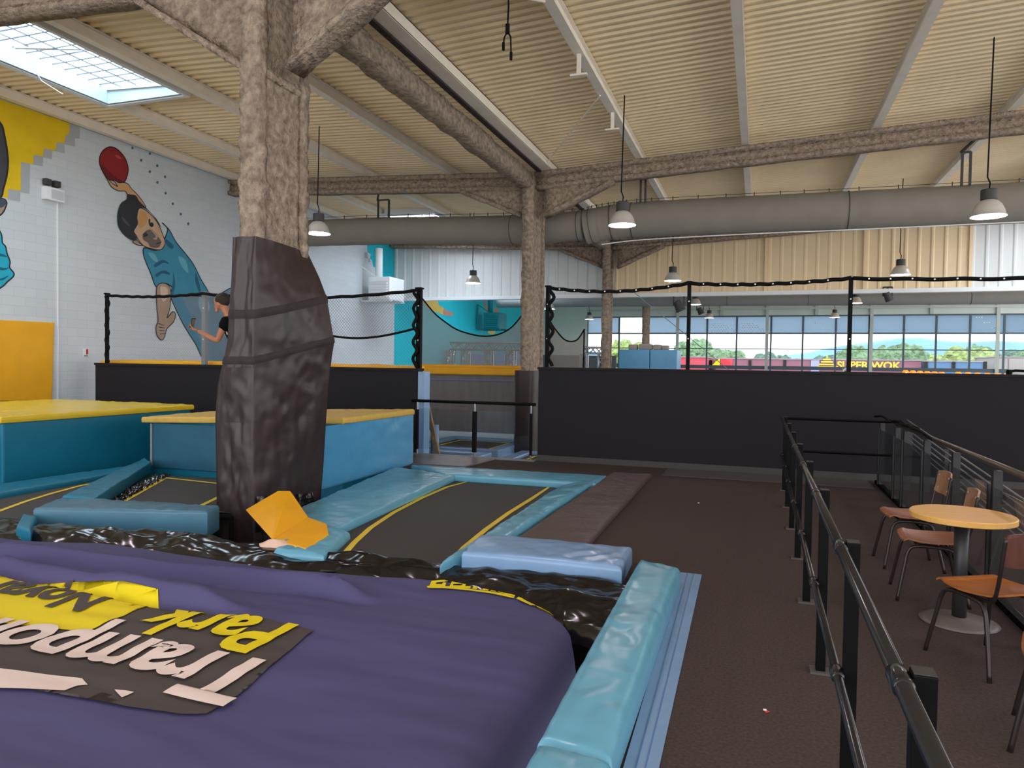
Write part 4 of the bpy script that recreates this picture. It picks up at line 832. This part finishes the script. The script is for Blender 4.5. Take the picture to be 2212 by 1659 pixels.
# folded yellow sheet leaning on the wrap
t = thing('folded_sheet','bright amber folded vinyl pad leaning against the foot of the wrapped column','folded pad',GZ(620,1140,.05))
A,B = GY(530,1101,6.50),GY(600,1060,6.66); C2,D2 = GY(626,1060,6.66),GY(661,1117,6.28)
Fa,Fb = GZ(664,1116,.10),GZ(588,1166,.06)
def sheet(nm, pts):
    top = [Vector(p) for p in pts]; n_ = (top[1]-top[0]).cross(top[2]-top[0]).normalized(); n_ = n_ if n_.y < 0 or n_.z > 0 else -n_
    if n_.z < 0: n_ = -n_
    MB().hexa([p-n_*.045 for p in top],top).build(nm,M_yelm,t,bevel=.012)
sheet('upright_leaf',[A,B,C2,Fa,Fb])
sheet('flat_leaf',[Fb,Fa,GZ(706,1131,.09),GZ(710,1153,.08),GZ(660,1184,.07)])
# ================================================================== CARPET SIDE: RAILING, BALUSTRADE, TABLE, CHAIRS
M_post0 = mat('post_cap',(54,50,48),.5)
RX = .362
t = thing('post_railing','black post and rail fence running down the carpet beside the table','railing',(RX,6,0)); t_r = t
py = [10.64,9.38,8.13,6.88,5.61,4.34,3.07,1.80,.55]
for y in py:
    o = MB().box((RX-.025,y-.025,.012),(RX+.025,y+.025,1.027)).build('post',M_black,t,bevel=.004)
    MB().box((RX-.055,y-.05,0),(RX+.055,y+.05,.012)).build('base_plate',mat('dull_plate',(84,78,74),.6),o); MB().box((RX-.023,y-.023,1.0272),(RX+.023,y+.023,1.031)).build('cap',M_post0,o)
for z,nm,dx in ((1.0,'top_rail',-.045),(.50,'middle_rail',-.045)):
    o = MB().tube([(RX+dx,-.2,z),(RX+dx,10.75,z)],(.021 if z > .8 else .018),14).build(nm,M_tube,t,smooth=True)
    for y in py: c = MB().tube([(RX+dx,y-.05,z),(RX+dx,y-.04,z),(RX+dx,y+.04,z),(RX+dx,y+.05,z)],[.022,.026,.026,.022],14); c.tube([(RX+dx,y,z-.005),(RX-.02,y,z-.005)],.011,8); c.build('coupler',M_tube,o,smooth=True)
t = thing('cross_rail','two thin black rails joining the fence end to the balustrade, before the black wall','rail',(1.0,10.7,0))
for z in (1.0,.55): MB().tube([(RX,10.75,z),(1.70,10.75,z)],.018,8).build('rail',M_black,t)
BX = 1.70
t = thing('balustrade','dark balustrade with glass panels and a long handrail behind the round table','balustrade',(BX,7,0))
by = [11.5,10.3,9.72,8.6,7.42,6.24,5.06,3.9]
M_post = mat('dark_bronze_post',(48,46,48),.45,metal=.3)
for y in by: MB().box((BX-.03,y-.03,0),(BX+.03,y+.03,.96)).build('post',M_post,t)
for y in by: MB().tube([(BX-.03,y+.05,.04),(BX-.03,y+.05,.85)],.020,8).build('clamp_tube',M_post,t)
MB().tube([(BX,10.4,1.0),(BX,3.0,1.0)],.024,12).build('handrail',mat('brown_handrail',(104,92,84),.3,metal=.5),t,smooth=True)
for a,c in zip(by,by[1:]): MB().box((BX-.034,c+.08,.10),(BX-.026,a+.0,.84)).build('glass_panel',M_panel,t)
MB().box((BX-.03,2.5,.0),(BX+.03,11.9,.05)).build('kick_rail',M_black,t)
t = thing('stair_railing','sloping black stair railing with bright parallel bars behind the balustrade','stair railing',(2.0,9,0))
for k in range(6):
    z = .83-.065*k; MB().tube([(1.98,11.3,z+.17),(1.98,5.0,z-.23)],.010,6).build('bar',mat('bright_bar',(190,196,204),.25,metal=.6),t)
for y in (11.2,9.2,7.3,5.3): MB().box((1.99,y-.025,-.0),(2.03,y+.025,.80+.06*(y-9))).build('post',M_post,t)
t = thing('tangled_cable','black cable twisted around the far end of the balustrade handrail','cable',(BX,10.4,1.0))
cp = [GX(u,v,BX-.02) for u,v in ((1890,900),(1905,899),(1918,907),(1922,912),(1932,909),(1942,911),(1950,918),(1962,919),(1970,925),(1982,928),(1998,938),(2014,949))]
MB().tube(catmull(cp,4,False),.016,7).build('cable_strand',M_blackm,t,smooth=True)
MB().tube(catmull([p+Vector((.02,.05,.03*math.sin(i*2.2))) for i,p in enumerate(cp[2:-2])],4,False),.014,7).build('cable_strand',M_blackm,t,smooth=True)
t = thing('round_table','round beech café table on a black pedestal among the plywood chairs','table',(1.318,5.55,0)); c = (1.318,5.55,0)
MB().lathe([(.307,.700),(.315,.704),(.315,.734),(.310,.74)],c,56).build('top',M_table,t)
MB().lathe([(.045,.012),(.042,.35),(.045,.698)],c,24).build('pedestal',mat('dark_pedestal',(58,56,56),.4,metal=.4),t,smooth=True)
MB().lathe([(.235,0),(.24,.006),(.20,.018),(.06,.034),(.045,.04)],c,48).build('base_disc',mat('worn_base_disc',(110,102,98),.45,var=.2,vscale=6),t,smooth=True)
def chair(x, y, ang, label, wood, back):
    """faces +X in its own frame, then turned by ang"""
    t = thing('plywood_chair',label,'chair',(x,y,0),'plywood chairs'); R = Matrix.Rotation(ang,3,'Z'); o_ = Vector((x,y,0))
    T = lambda p: o_+R@Vector(p)
    def st(s,q_,dz_=0.0):
        lx = -.19+.40*s; wy = (.19+.025*math.sin(PI*min(1,s*1.1)))*(2*q_-1); z = .455-.028*math.sin(PI*s*.95)*(1-.5*abs(2*q_-1)**2)
        if s > .84: z += .03*(s-.84)/.16 - .09*((s-.84)/.16)**2*.5
        return T((lx*(1-.06*abs(2*q_-1)**4),wy,z+dz_))
    m = MB(); m.grid(lambda s,q_: st(s,q_,.012),22,16); n = len(m.v); m.grid(lambda s,q_: st(s,q_,0),22,16); w = 23
    m.f = m.f[:22*16]+[tuple(reversed(f)) for f in m.f[22*16:]]
    rim = list(range(w))+[j*w+w-1 for j in range(1,17)]+[16*w+i for i in range(w-2,-1,-1)]+[j*w for j in range(15,0,-1)]
    for i in range(len(rim)): a,b_ = rim[i],rim[(i+1)%len(rim)]; m.f.append((b_,a,n+a,n+b_))
    m.build('seat',wood,t,smooth=False)
    def bk(s,q_,d=0.0): 
        yy = .185*(2*s-1); z = .63+.20*q_; xx = -.235-.10*(q_*.20+.0)-.03*(1-(2*s-1)**2)+d
        k = 1-.10*abs(2*q_-1)**4; return T((xx-.012*q_,yy*k,z-.012*abs(2*s-1)**4*(2*q_-1)))
    m = MB(); m.grid(lambda s,q_: bk(s,q_,.006),16,10); n = len(m.v); m.grid(lambda s,q_: bk(s,q_,-.006),16,10); w = 17
    rim = list(range(w))+[j*w+w-1 for j in range(1,11)]+[10*w+i for i in range(w-2,-1,-1)]+[j*w for j in range(9,0,-1)]
    for i in range(len(rim)): a,b_ = rim[i],rim[(i+1)%len(rim)]; m.f.append((b_,a,n+a,n+b_))
    m.build('backrest',back,t)
    rv = MB()
    for s in (-.13,.13):
        for z in (.68,.79): p = T((-.245-.02*(z-.63)/.2,s,z)); rv.lathe([(.008,-.006),(.008,.006)],p,8)
    rv.build('rivet',M_steel,t)
    for s in (-1,1):
        yy = .17*s
        pts = catmull([T((.235,yy*1.28,0)),T((.19,yy*1.1,.25)),T((.165,yy*1.02,.365)),T((.11,yy,.405)),T((-.06,yy,.405)),T((-.13,yy*1.02,.375)),T((-.17,yy*1.1,.25)),T((-.225,yy*1.28,0))],5,False)
        MB().tube(pts,.0125,10).build('leg_loop',M_chairm,t,smooth=True)
        pts = catmull([T((.12,yy*.82,.412)),T((-.10,yy*.86,.410)),T((-.175,yy*.94,.432)),T((-.215,yy*1.02,.52)),T((-.24,yy*1.06,.64)),T((-.262,yy*1.06,.80))],5,False)
        MB().tube(pts,.011,10).build('back_upright',M_chairm,t,smooth=True)
    MB().tube([T((.10,-.17,.405)),T((.10,.17,.405))],.011,8).build('stretcher',M_chairm,t)
    return t
chair(1.27,7.03,PI+.06,'plywood chair farthest along the balustrade, partly behind the table',M_wood,M_woodl)
chair(1.245,6.10,PI-.05,'plywood chair tucked behind the table, next to the fence side',M_wood,M_woodl)
chair(1.30,4.82,math.atan2(.39,-.23)+.0,'plywood chair in front of the table, turned away with its dark back showing',mat('orange_plywood',(166,98,46),.3,var=.2,vscale=3,stretch=(1,9,9)),M_woodd)
chair(1.39,3.86,PI*.9,'chair cut off at the picture edge, nearest the camera',M_wood,M_woodd)
o = MB().hexa([GZ(u,v,.001) for u,v in ((1648,1533),(1655,1536),(1662,1538),(1652,1532))],[GZ(u,v,.004) for u,v in ((1647,1532),(1655,1540),(1663,1538),(1654,1531))]).build('paper_scrap',mat('red_paper',(220,60,40),.6)); tag(o,'tiny red and white paper scrap lying on the carpet','paper scrap')
c_ = GZ(1654,1533,.004); MB().box((c_.x-.012,c_.y-.012,.004),(c_.x+.004,c_.y+.004,.006)).build('white_corner',M_white,o)
tag(MB().lathe([(.012,0),(.012,.006)],GZ(1509,1087,0),8).build('white_crumb',M_white),'tiny white crumb on the carpet near the brown mat','crumb')
# ================================================================== BEYOND THE WALLS
a_,b_ = GY(1337,755,24),GY(1462,805,24)
t = thing('padded_box','blue padded box beside the third column, over the black wall','padded box',(-3.4,24.4,PIT))
MB().box((a_.x,24,PIT),(-3.45,25.2,a_.z)).build('padded_panel',M_bluem,t,bevel=.03); MB().box((-3.44,24,PIT),(b_.x,25.2,a_.z)).build('padded_panel',M_bluem,t,bevel=.03)
for k,(u0,u1,v) in enumerate(((1358,1376,744),(1380,1408,743),(1411,1428,744),(1429,1444,746))):
    p,q_ = GY(u0,v,24.2),GY(u1,755,24.2); m = MB().box((p.x,24.15,a_.z),(q_.x,24.5,p.z))
    tag(m.build('grey_cushion',mat('grey_cushion_cloth',(150,140,130),.8),None,bevel=.04,seg=3),['grey cushion on the blue box, closest to the third column','wide grey cushion on the blue box, second from the third column','grey cushion on the blue box, third from the third column','grey cushion at the far end of the row on the blue box'][k],'cushion','cushions on the blue box')
def truss(p, q, s, nbay, up):
    p,q = Vector(p),Vector(q); d = (q-p); u = Vector(up); w = d.normalized().cross(u).normalized()
    m = MB(); cs = [u*s/2+w*s/2,u*s/2-w*s/2,-u*s/2-w*s/2,-u*s/2+w*s/2]
    for c in cs: m.tube([p+c,q+c],.045,6)
    for k in range(nbay):
        a,b2 = p+d*k/nbay,p+d*(k+1)/nbay
        for i in range(4): c0,c1 = cs[i],cs[(i+1)%4]; m.tube([a+(c0 if k%2 else c1),b2+(c1 if k%2 else c0)],.024,5,False)
    return m
t = thing('truss_gantry','grey lattice truss gantry seen through the dark net','truss gantry',(-11,33,PIT)); z_ = GY(1040,748,33).z
xs_ = [max(-14.6,GY(u,760,33).x) for u in (953,1006,1056,1105)]
truss((xs_[0],33,z_),(xs_[-1]+.6,33,z_),.34,14,(0,0,1)).build('cross_truss',M_steel,t)
for x in xs_: truss((x,33,PIT),(x,33,z_-.2),.32,9,(1,0,0)).build('tower',M_steel,t)
t = thing('truss_gantry','small bright lattice truss beside the third column',"truss gantry",(-7,30,PIT)); xa,xb = GY(1262,760,30).x,GY(1300,760,30).x; z_ = GY(1280,757,30).z
truss((xa,30,z_),(xb,30,z_),.25,3,(0,0,1)).build('cross_truss',M_steel,t)
for x in (xa,xb): truss((x,30,PIT),(x,30,z_-.15),.25,8,(1,0,0)).build('tower',M_steel,t)
for k,(u0,u1,lab) in enumerate(((903,914,'narrow pale blue crash mat behind the net beside the opening'),(914,945,'pale blue crash mat before the first truss tower'),(962,996,'pale blue crash mat between the first truss towers'),(1015,1050,'pale blue crash mat between the middle truss towers'),(1062,1090,'pale blue crash mat between the last truss towers'),(1100,1126,'pale blue crash mat beside the second column'))):
    p,q_ = GY(u0,764,36),GY(u1,764,36); tag(MB().box((p.x,36,PIT),(q_.x,36.15,p.z)).build('crash_mat',M_bluel,None,bevel=.02),lab,'crash mat','crash mats beyond the truss')
tag(MB().box((-14.9,42,PIT),(-8.0,42.2,2.3)).build('grey_screen',mat('grey_screen',(110,112,116),.8)),'grey screen wall far behind the truss gantry','screen')
# light panel at the frame edge, orange lamps, round logo sign
t = thing('notice_board','pale panel with a black arm at the picture edge above the black wall','board',(5.9,20,PIT)); p = GY(2180,775,20)
MB().box((p.x,20,PIT),(p.x+3,20.1,p.z)).build('board',M_white,t); c = GY(2180,803,19.9); m = MB().tube([c,c+Vector((.12,0,.03)),c+Vector((.35,-.02,.02))],.03,8); m.lathe([(.06,-.08),(.07,0),(.05,.05)],c,10); m.build('arm',M_black,t)
M_or = mat('orange_shade',(250,130,40),.6,emit=(250,120,40),estr=.5); M_bulb = mat('orange_bulb',(255,230,170),.4,emit=(255,225,160),estr=3.0)
for (ua,ub,va,vb,nm) in ((1956,2034,808,812,'row beside the window posts'),(2070,2174,812,816,'row nearer the pale panel')):
    for k in range(6):
        u = ua+(ub-ua)*k/5; c = GY(u,va+(vb-va)*k/5,28.6); t = thing('orange_lamp','%s orange lamp from the slim post, %s'%(('first','second','third','fourth','fifth','last')[k],nm),'lamp',c,'orange lamps behind the black wall')
        MB().lathe([(.09,-.12),(.115,-.05),(.11,.08),(.06,.14)],c,12).build('shade',M_or,t,smooth=True); MB().lathe([(.02,-.05),(.05,0),(.02,.05)],c+Vector((0,-.125,0)),8).build('bulb',M_bulb,t)
        MB().tube([c+Vector((0,.05,-.12)),Vector((c.x,c.y+.05,PIT))],.02,5).build('stem',M_or,t)
p,q_ = GY(1820,792,40),GY(1836,812,40); t = thing('pillar_sign','small grey sign with a round white emblem on the pale window post','sign',(p.x,40,PIT))
MB().box((p.x,40,PIT),(q_.x,40.1,p.z)).build('board',M_grey,t); cc = Vector(((p.x+q_.x)/2,39.98,(p.z+q_.z)/2))
m = MB(); m.add([cc+Vector((.17*math.cos(k*PI/8),0,.17*math.sin(k*PI/8))) for k in range(16)],[tuple(range(16))]); m.build('emblem',M_white,t)
m = MB()
for k in range(3): m.box((cc.x-.11+.02*k,cc.y-.012,cc.z-.08+k*.06),(cc.x+.11-.02*k,cc.y-.008,cc.z-.05+k*.06))
m.build('emblem_stroke',M_black,t)
tag(MB().tube([GY(1370,632,12.3),GY(1590,812,12.3)],.007,5).build('guy_wire',M_grey),'thin diagonal wire crossing in front of the dotted windows','wire')
# ------------------------------------------------------------------ outside
o = MB().box((-60,47.5,-3.3),(120,300,-3.2)).build('ground',mat('asphalt',(150,150,152),.9,var=.1,vscale=.3)); struct(o)
def bld(u0,u1,v,y,dep,rgb,nm,label,parts=True,rib=True):
    p,q_ = GY(u0,v,y),GY(u1,v,y); t = thing('building',label,'building',((p.x+q_.x)/2,y,-3.2)); m = MB(); x = p.x
    k = len(m.v); 
    m.box((p.x,y,-3.2),(q_.x,y+dep,p.z)); m.build('walls',mat(nm,rgb,.6,var=.04,vscale=.5),t)
    MB().box((p.x-.1,y-.12,p.z),(q_.x+.1,y+dep+.1,p.z+.10)).build('roof_edge',mat('roof_edge_grey',(150,130,140),.6),t); return t,p,q_
t,p,q_ = bld(1546,1990,775,80,14,(136,78,92),'maroon_cladding','low maroon shop building with yellow lettering seen through the windows')
for u in (1535,1620,1695,1755): c = GY(u,788,79.9); MB().box((c.x-.15,79.88,c.z-.5),(c.x+.15,79.98,c.z+.5)).build('wall_slot',M_black,t)
c = GY(1555,783,79.9); m = MB().add([(c.x-.9,79.9,c.z-.4),(c.x,79.9,c.z-.4),(c.x,79.9,c.z+.4),(c.x-.1,79.9,c.z+.4)],[(0,1,2,3)]); m.build('yellow_sign',M_printy,t); MB().box((c.x+.1,79.88,c.z-.4),(c.x+1.3,79.9,c.z+.4)).build('red_sign',mat('sign_red2',(226,40,54),.5),t)
g0,g1 = GY(1752,778,79.9),GY(1770,778,79.9); MB().box((g0.x,79.85,-3),(g1.x,79.95,g0.z)).build('grey_bay',mat('grey_bay',(150,150,180),.6),t)
ga = MB()
for k in range(7):
    cx_ = p.x+1+k*2.6; ga.box((cx_,79.9,-3.1),(cx_+1.8,79.96,.3))
ga.build('shop_front',mat('shop_glass',(150,190,200),.2),t)
me = text_mesh('SUPER WOK',.03); a0,a1 = GY(1808,795,79.8),GY(1946,795,79.8); w = max(v.co.x for v in me.vertices); hh = (GY(1870,781,79.8).z-GY(1870,796,79.8).z)
for v in me.vertices: v.co = Vector((a0.x+v.co.x*(a1.x-a0.x)/w, 79.8, a0.z+v.co.y*hh/.72))
me.materials.append(mat('sign_yellow',(244,196,40),.5)); o = bpy.data.objects.new('sign_lettering',me); COL.objects.link(o); o.parent = t; o.matrix_parent_inverse = Matrix.Translation(-t.location)
m = MB(); c = GY(1786,795,79.8)
for k in range(4): wdt = .95-.2*k; m.box((c.x-wdt,79.75,c.z+.05+k*.25),(c.x+wdt,79.8,c.z+.19+k*.25))
m.box((c.x-.06,79.75,c.z+1.0),(c.x+.06,79.8,c.z+1.3)); m.build('pagoda_emblem',MATS['sign_yellow'],t)
t,p,q_ = bld(1470,1528,772,78,12,(190,64,78),'red_cladding','red block building at the end of the maroon one')
m = MB().box((p.x+.4,77.9,-3.1),(q_.x-.4,77.98,-.2)); m.build('shop_front',MATS['shop_glass'],t)
t,p,q_ = bld(2006,2130,781,79,14,(74,112,148),'blue_cladding','blue clad warehouse beside the maroon building')
for u in (2000,2060,2128): c = GY(u,790,78.9); MB().box((c.x-.15,78.88,c.z-.4),(c.x+.15,78.98,c.z+.4)).build('wall_slot',M_black,t)
m = MB().box((p.x+1,78.9,-3.1),(q_.x-1,78.98,-.6)); m.build('shop_front',MATS['shop_glass'],t)
t,p,q_ = bld(2150,2270,772,86,10,(150,140,134),'stone_cladding','pale stone building at the end of the window view')
m = MB().box((p.x+1,85.9,0),(p.x+3,85.98,1.4)); m.box((p.x+5,85.9,0),(p.x+7,85.98,1.4)); m.build('windows',MATS['shop_glass'],t)
M_trunk = mat('bark',(96,80,64),.9)
def tree(u, v, y, r, rgb, label, seed):
    c = GY(u,v,y); top = c.z; t = thing('tree',label,'tree',(c.x,y,-3.2),'trees outside the windows'); rng = random.Random(seed); m = MB()
    for k in range(26):
        a = rng.uniform(0,2*PI); rr = r*rng.uniform(.20,.38); d = r*.62*math.sqrt(rng.random()); zc = top-r*.45-rng.random()*r*1.1
        cc = Vector((c.x+d*math.cos(a)*1.2,y+d*math.sin(a),zc)); n1,n2 = 18,12
        def f(s,q_,cc=cc,rr=rr):
            th,ph = 2*PI*s,PI*(q_-.5); dd = Vector((math.cos(th)*math.cos(ph),math.sin(th)*math.cos(ph),math.sin(ph)))
            return cc+dd*rr*(1+.30*noise.noise(dd*2.3+cc)+.22*noise.noise(dd*6+cc))
        m.grid(f,n1,n2,closed_u=True)
    m.build('crown',mat('leaf_%d_%d_%d'%rgb,rgb,.8,var=.6,vscale=1.6,detail=10,bump=1.0,bscale=3,bdist=.6),t)
    MB().tube([(c.x,y,-3.2),(c.x+.2,y,top-r*1.1)],[.35,.2],8).build('trunk',M_trunk,t)
TG = (112,142,98); TL = (150,166,96); TD = (92,124,104)
for k,(u,v,y_,r_,c,lab) in enumerate(((1352,726,100,6,TL,'yellow-green tree between the third column and the fourth'),(1425,745,110,6,TG,'green tree showing under the tinted panes beside the fourth column'),(1490,738,105,5.5,TG,'green tree just behind the first slim net post'),(1540,728,100,6.5,TG,'bushy green tree at the dotted windows'),(1575,740,112,6,TG,'green tree at the end of the dotted windows clump'),
    (1640,757,140,6,TD,'dark low tree over the maroon building'),(1700,757,140,6,TD,'dark low tree before the pale window post'),(1770,752,130,6,TD,'dark rounded tree above the grey bay'),(1850,745,120,6,TG,'green tree behind the lettering start'),(1905,732,100,7,TG,'tall green tree above the yellow lettering'),(1935,742,110,6,TG,'green tree beside the tall one above the lettering'),
    (2010,752,105,5,TL,'yellow-green shrub over the blue warehouse'),(2072,738,98,5.5,TL,'bright yellow-green tree over the blue warehouse'),(2130,733,105,7,TG,'big green tree behind the stone building'),(2195,731,108,7.5,TD,'dark green tree at the edge of the window view'),(2260,735,108,7,TG,'green tree past the picture edge'))):
    y = 96+17*(k%4); tree(u,v-6,y,r_*y/108,c,lab,k+3)
m = MB().grid(lambda s,q_: (-150+450*s, 260+20*q_, -5+(13+5*math.sin(s*17)+3*nz(s*20,1))*math.sin(PI*q_*.5)),60,5)
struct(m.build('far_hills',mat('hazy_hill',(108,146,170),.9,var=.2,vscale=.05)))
# ================================================================== THE MAN WITH THE PHONE
def skin_body(name, verts, edges, radii, m, parent, extra=None, vox=.014, root=0):
    me = bpy.data.meshes.new(name); me.from_pydata([tuple(v) for v in verts], edges, []); o = bpy.data.objects.new(name, me); COL.objects.link(o)
    sk = o.modifiers.new('sk','SKIN'); sk.use_smooth_shade = True
    for i,r in enumerate(radii): d = me.skin_vertices[0].data[i]; d.radius = r if isinstance(r,tuple) else (r,r); d.use_root = (i == root)
    o.modifiers.new('ss','SUBSURF').levels = 2; bpy.context.view_layer.update()
    dg = bpy.context.evaluated_depsgraph_get(); m2 = bpy.data.meshes.new_from_object(o.evaluated_get(dg)); bpy.data.objects.remove(o)
    o = bpy.data.objects.new(name, m2); COL.objects.link(o)
    if extra:
        bm = bmesh.new(); bm.from_mesh(m2)
        for vs,fs in extra:
            nv = [bm.verts.new(v) for v in vs]
            for f in fs: bm.faces.new([nv[i] for i in f])
        bm.to_mesh(m2); bm.free()
    rm = o.modifiers.new('rm','REMESH'); rm.mode = 'VOXEL'; rm.voxel_size = vox; rm.use_smooth_shade = True
    sm = o.modifiers.new('sm','SMOOTH'); sm.iterations = 4; sm.factor = .5; bpy.context.view_layer.update()
    dg = bpy.context.evaluated_depsgraph_get(); m3 = bpy.data.meshes.new_from_object(o.evaluated_get(dg)); bpy.data.objects.remove(o)
    m3.materials.clear(); m3.materials.append(m); m3.name = name
    o = bpy.data.objects.new(name, m3); COL.objects.link(o)
    for p_ in m3.polygons: p_.use_smooth = True
    if parent: o.parent = parent; o.matrix_parent_inverse = Matrix.Translation(-parent.location)
    return o
def ell(c, rx, ry, rz, tilt=0.0, n1=20, n2=14, fn=None):
    vs, fs = [], []; R = Matrix.Rotation(tilt,3,'Y')
    for j in range(n2+1):
        for i in range(n1):
            th,ph = 2*PI*i/n1, PI*(j/n2-.5); d = Vector((math.cos(th)*math.cos(ph),math.sin(th)*math.cos(ph),math.sin(ph)))
            k = fn(d) if fn else 1.0; vs.append(Vector(c)+R@Vector((d.x*rx*k,d.y*ry*k,d.z*rz*k)))
    for j in range(n2):
        for i in range(n1): fs.append((j*n1+i,j*n1+(i+1)%n1,(j+1)*n1+(i+1)%n1,(j+1)*n1+i))
    return vs, fs
YP = 9.0; pt = lambda u,v,dy=0.0: GY(u,v,YP+dy)
t = thing('person','person in a dark printed T-shirt leaning out behind the wrapped column, looking at a phone','person',(-7.45,YP,.90))
M_skin = mat('skin',(190,124,92),.55,var=.06,vscale=6); M_shirt = mat('dark_shirt',(9,9,11),.9,spec=.15); M_hair = mat('brown_hair',(40,28,21),.7,var=.3,vscale=40,bump=.4,bscale=60); M_pants = mat('dark_trousers',(40,42,50),.85)
zf = .905; pel = Vector((-7.36,YP+.02,1.78)); che = Vector((-7.60,YP+.02,2.17)); nb_ = Vector((-7.70,YP,2.36)); sk_ = pt(481,657)
shn = pt(486,696,-.19); elb = pt(470,737,-.22); wri = pt(427,714,-.20); shf = shn+Vector((.10,.40,.02)); elf = Vector((shf.x-.02,YP+.26,2.02)); wrf = Vector((shf.x-.10,YP+.18,1.80))
hp = [pel+Vector((0,-.10,-.04)),pel+Vector((0,.10,-.04))]; kn = [Vector((-7.40,YP-.10,1.36)),Vector((-7.30,YP+.12,1.35))]; an = [Vector((-7.36,YP-.11,.98)),Vector((-7.26,YP+.13,.98))]
V = [pel, (pel+che)/2+Vector((.01,0,0)), che, nb_, sk_, shn, (shn+elb)/2, elb, (elb+wri)/2, wri, shf, elf, wrf, hp[0],kn[0],an[0],hp[1],kn[1],an[1]]
E_ = [(0,1),(1,2),(2,3),(3,4),(2,5),(5,6),(6,7),(7,8),(8,9),(2,10),(10,11),(11,12),(0,13),(13,14),(14,15),(0,16),(16,17),(17,18)]
Rr = [(.14,.12),(.14,.12),(.15,.12),.06,.055,.062,.052,.045,.042,.03,.06,.045,.028,.09,.06,.042,.09,.06,.042]
hc = pt(478,655); tl = -.42
def headf(d): return 1.0-.16*max(0,-d.z)*(1 if d.x < .2 else .4)
ex = [ell(hc+Vector((.0,0,.012)),.112,.086,.138,tl,24,16,headf), ell(hc+Vector((-.105,0,-.055)),.026,.018,.032,tl,10,8), ell(hc+Vector((-.078,0,-.120)),.030,.034,.024,tl,10,8), ell(hc+Vector((.012,-.084,-.02)),.026,.012,.036,tl,10,8), ell(hc+Vector((.012,.084,-.02)),.026,.012,.036,tl,10,8), ell(hc+Vector((-.092,0,-.090)),.016,.028,.009,tl,10,6)]
def fing(root, dirs, r):
    pts = [Vector(root)]; 
    for d in dirs: pts.append(pts[-1]+Vector(d))
    m = MB().tube(pts,[r,r,r*.92,r*.8][:len(pts)],8); return m.v, m.f
palm = wri+Vector((-.055,.0,.02)); ex.append(ell(palm,.055,.036,.026,.3,14,10))
for k in range(4):
    dy = -.030+.020*k; ex.append(fing(palm+Vector((-.035,dy,.005)),[(-.035,0,.012),(-.016,.002,.028),(.010,0,.024)],.0105-.0006*abs(k-1)))
ex.append(fing(palm+Vector((0,-.032,.012)),[(-.018,-.022,.025),(-.020,.004,.03),(-.012,.012,.02)],.0125))
handf = wrf+Vector((-.02,0,-.06)); ex.append(ell(handf,.03,.04,.055))
for k in range(4): ex.append(fing(handf+Vector((-.005,-.03+.02*k,-.04)),[(-.004,0,-.03),(-.012,0,-.025),(-.012,0,-.012)],.0095))
ex.append(fing(handf+Vector((-.02,.0,0)),[(-.022,0,-.018),(-.012,0,-.026)],.011))
body_ = skin_body('body',V,E_,Rr,M_skin,t,ex,.011)
def garment(nm, verts, edges, radii, m): return skin_body(nm, verts, edges, radii, m, t, None, .016)
mid = shn.lerp(elb,.5)+Vector((.0,0,.0)); midf = (shf+elf)/2
gs = garment('t_shirt',[pel+Vector((0,0,.02)),(pel+che)/2,che,nb_+Vector((.02,0,-.03)),shn,mid,shf,midf],[(0,1),(1,2),(2,3),(2,4),(4,5),(2,6),(6,7)],[(.175,.15),(.17,.145),(.175,.145),.095,.100,.088,.088,.075],M_shirt)
M_pr = mat('shirt_print',(196,190,150),.7)
for k,(u,v) in enumerate(((493,720),(497,724),(501,719),(489,716),(499,690))):
    a = GY(u,v,YP-.165); m = MB().tube([a,a+Vector((.03,-.012,-.05))],.011,6); m.build('shirt_print',M_pr,gs)
garment('trousers',[pel+Vector((0,0,.03)),hp[0],kn[0],an[0]+Vector((0,0,.03)),hp[1],kn[1],an[1]+Vector((0,0,.03))],[(0,1),(1,2),(2,3),(0,4),(4,5),(5,6)],[(.165,.14),.105,.08,.066,.105,.08,.066],M_pants)
for a in an: vs,fs = ell((a.x-.06,a.y,zf+.05),.14,.05,.055); MB().add(vs,fs).build('shoe',M_black,t,smooth=True)
def hairf(d): return 1.0+.05*noise.noise(d*7)+.03*noise.noise(d*19)
vs,fs = ell(hc+Vector((.022,0,.045)),.125,.094,.118,tl,28,18,hairf)
lo = lambda p: (p-hc).dot(Vector((-math.cos(tl),0,math.sin(-tl)*-1))) > .06
keep = [f for f in fs if sum(1 for i in f if ((vs[i]-hc).z - .40*(-(vs[i]-hc).x-.02) ) > -.012)==4 or sum(1 for i in f if (vs[i]-hc).x > .06 and (vs[i]-hc).z > -.07)==4]
mh = MB(); mh.v = vs; mh.f = keep; mh.build('hair',M_hair,t,smooth=True)
for s in (-1,1):
    c = hc+Vector((-.092,.034*s,-.012)); MB().add(*ell(c,.010,.012,.008)).build('eye',mat('eye_dark',(40,30,28),.3),t,smooth=True)
    MB().tube([c+Vector((-.004,-.018,.022)),c+Vector((-.008,0,.027)),c+Vector((-.002,.018,.022))],.005,6).build('eyebrow',M_hair,t)
c = palm+Vector((-.055,.0,.055)); R_ = Matrix.Rotation(.35,3,'Y'); tp = thing('mobile_phone','mobile phone in a dark and yellow case held up by the person','phone',c)
def rb(a,b_): vs_ = [c+R_@Vector((x,y,z)) for z in (a[2],b_[2]) for x,y in ((a[0],a[1]),(b_[0],a[1]),(b_[0],b_[1]),(a[0],b_[1]))]; return MB().hexa(vs_[:4],vs_[4:])
rb((-.006,-.038,-.04),(.004,.038,.12)).build('case',M_black,tp,bevel=.003); rb((.0045,-.034,-.03),(.006,.034,.112)).build('screen',mat('phone_screen',(120,130,110),.1),tp); rb((-.008,-.038,.0),(-.0065,.02,.07)).build('yellow_back',M_printy,tp)
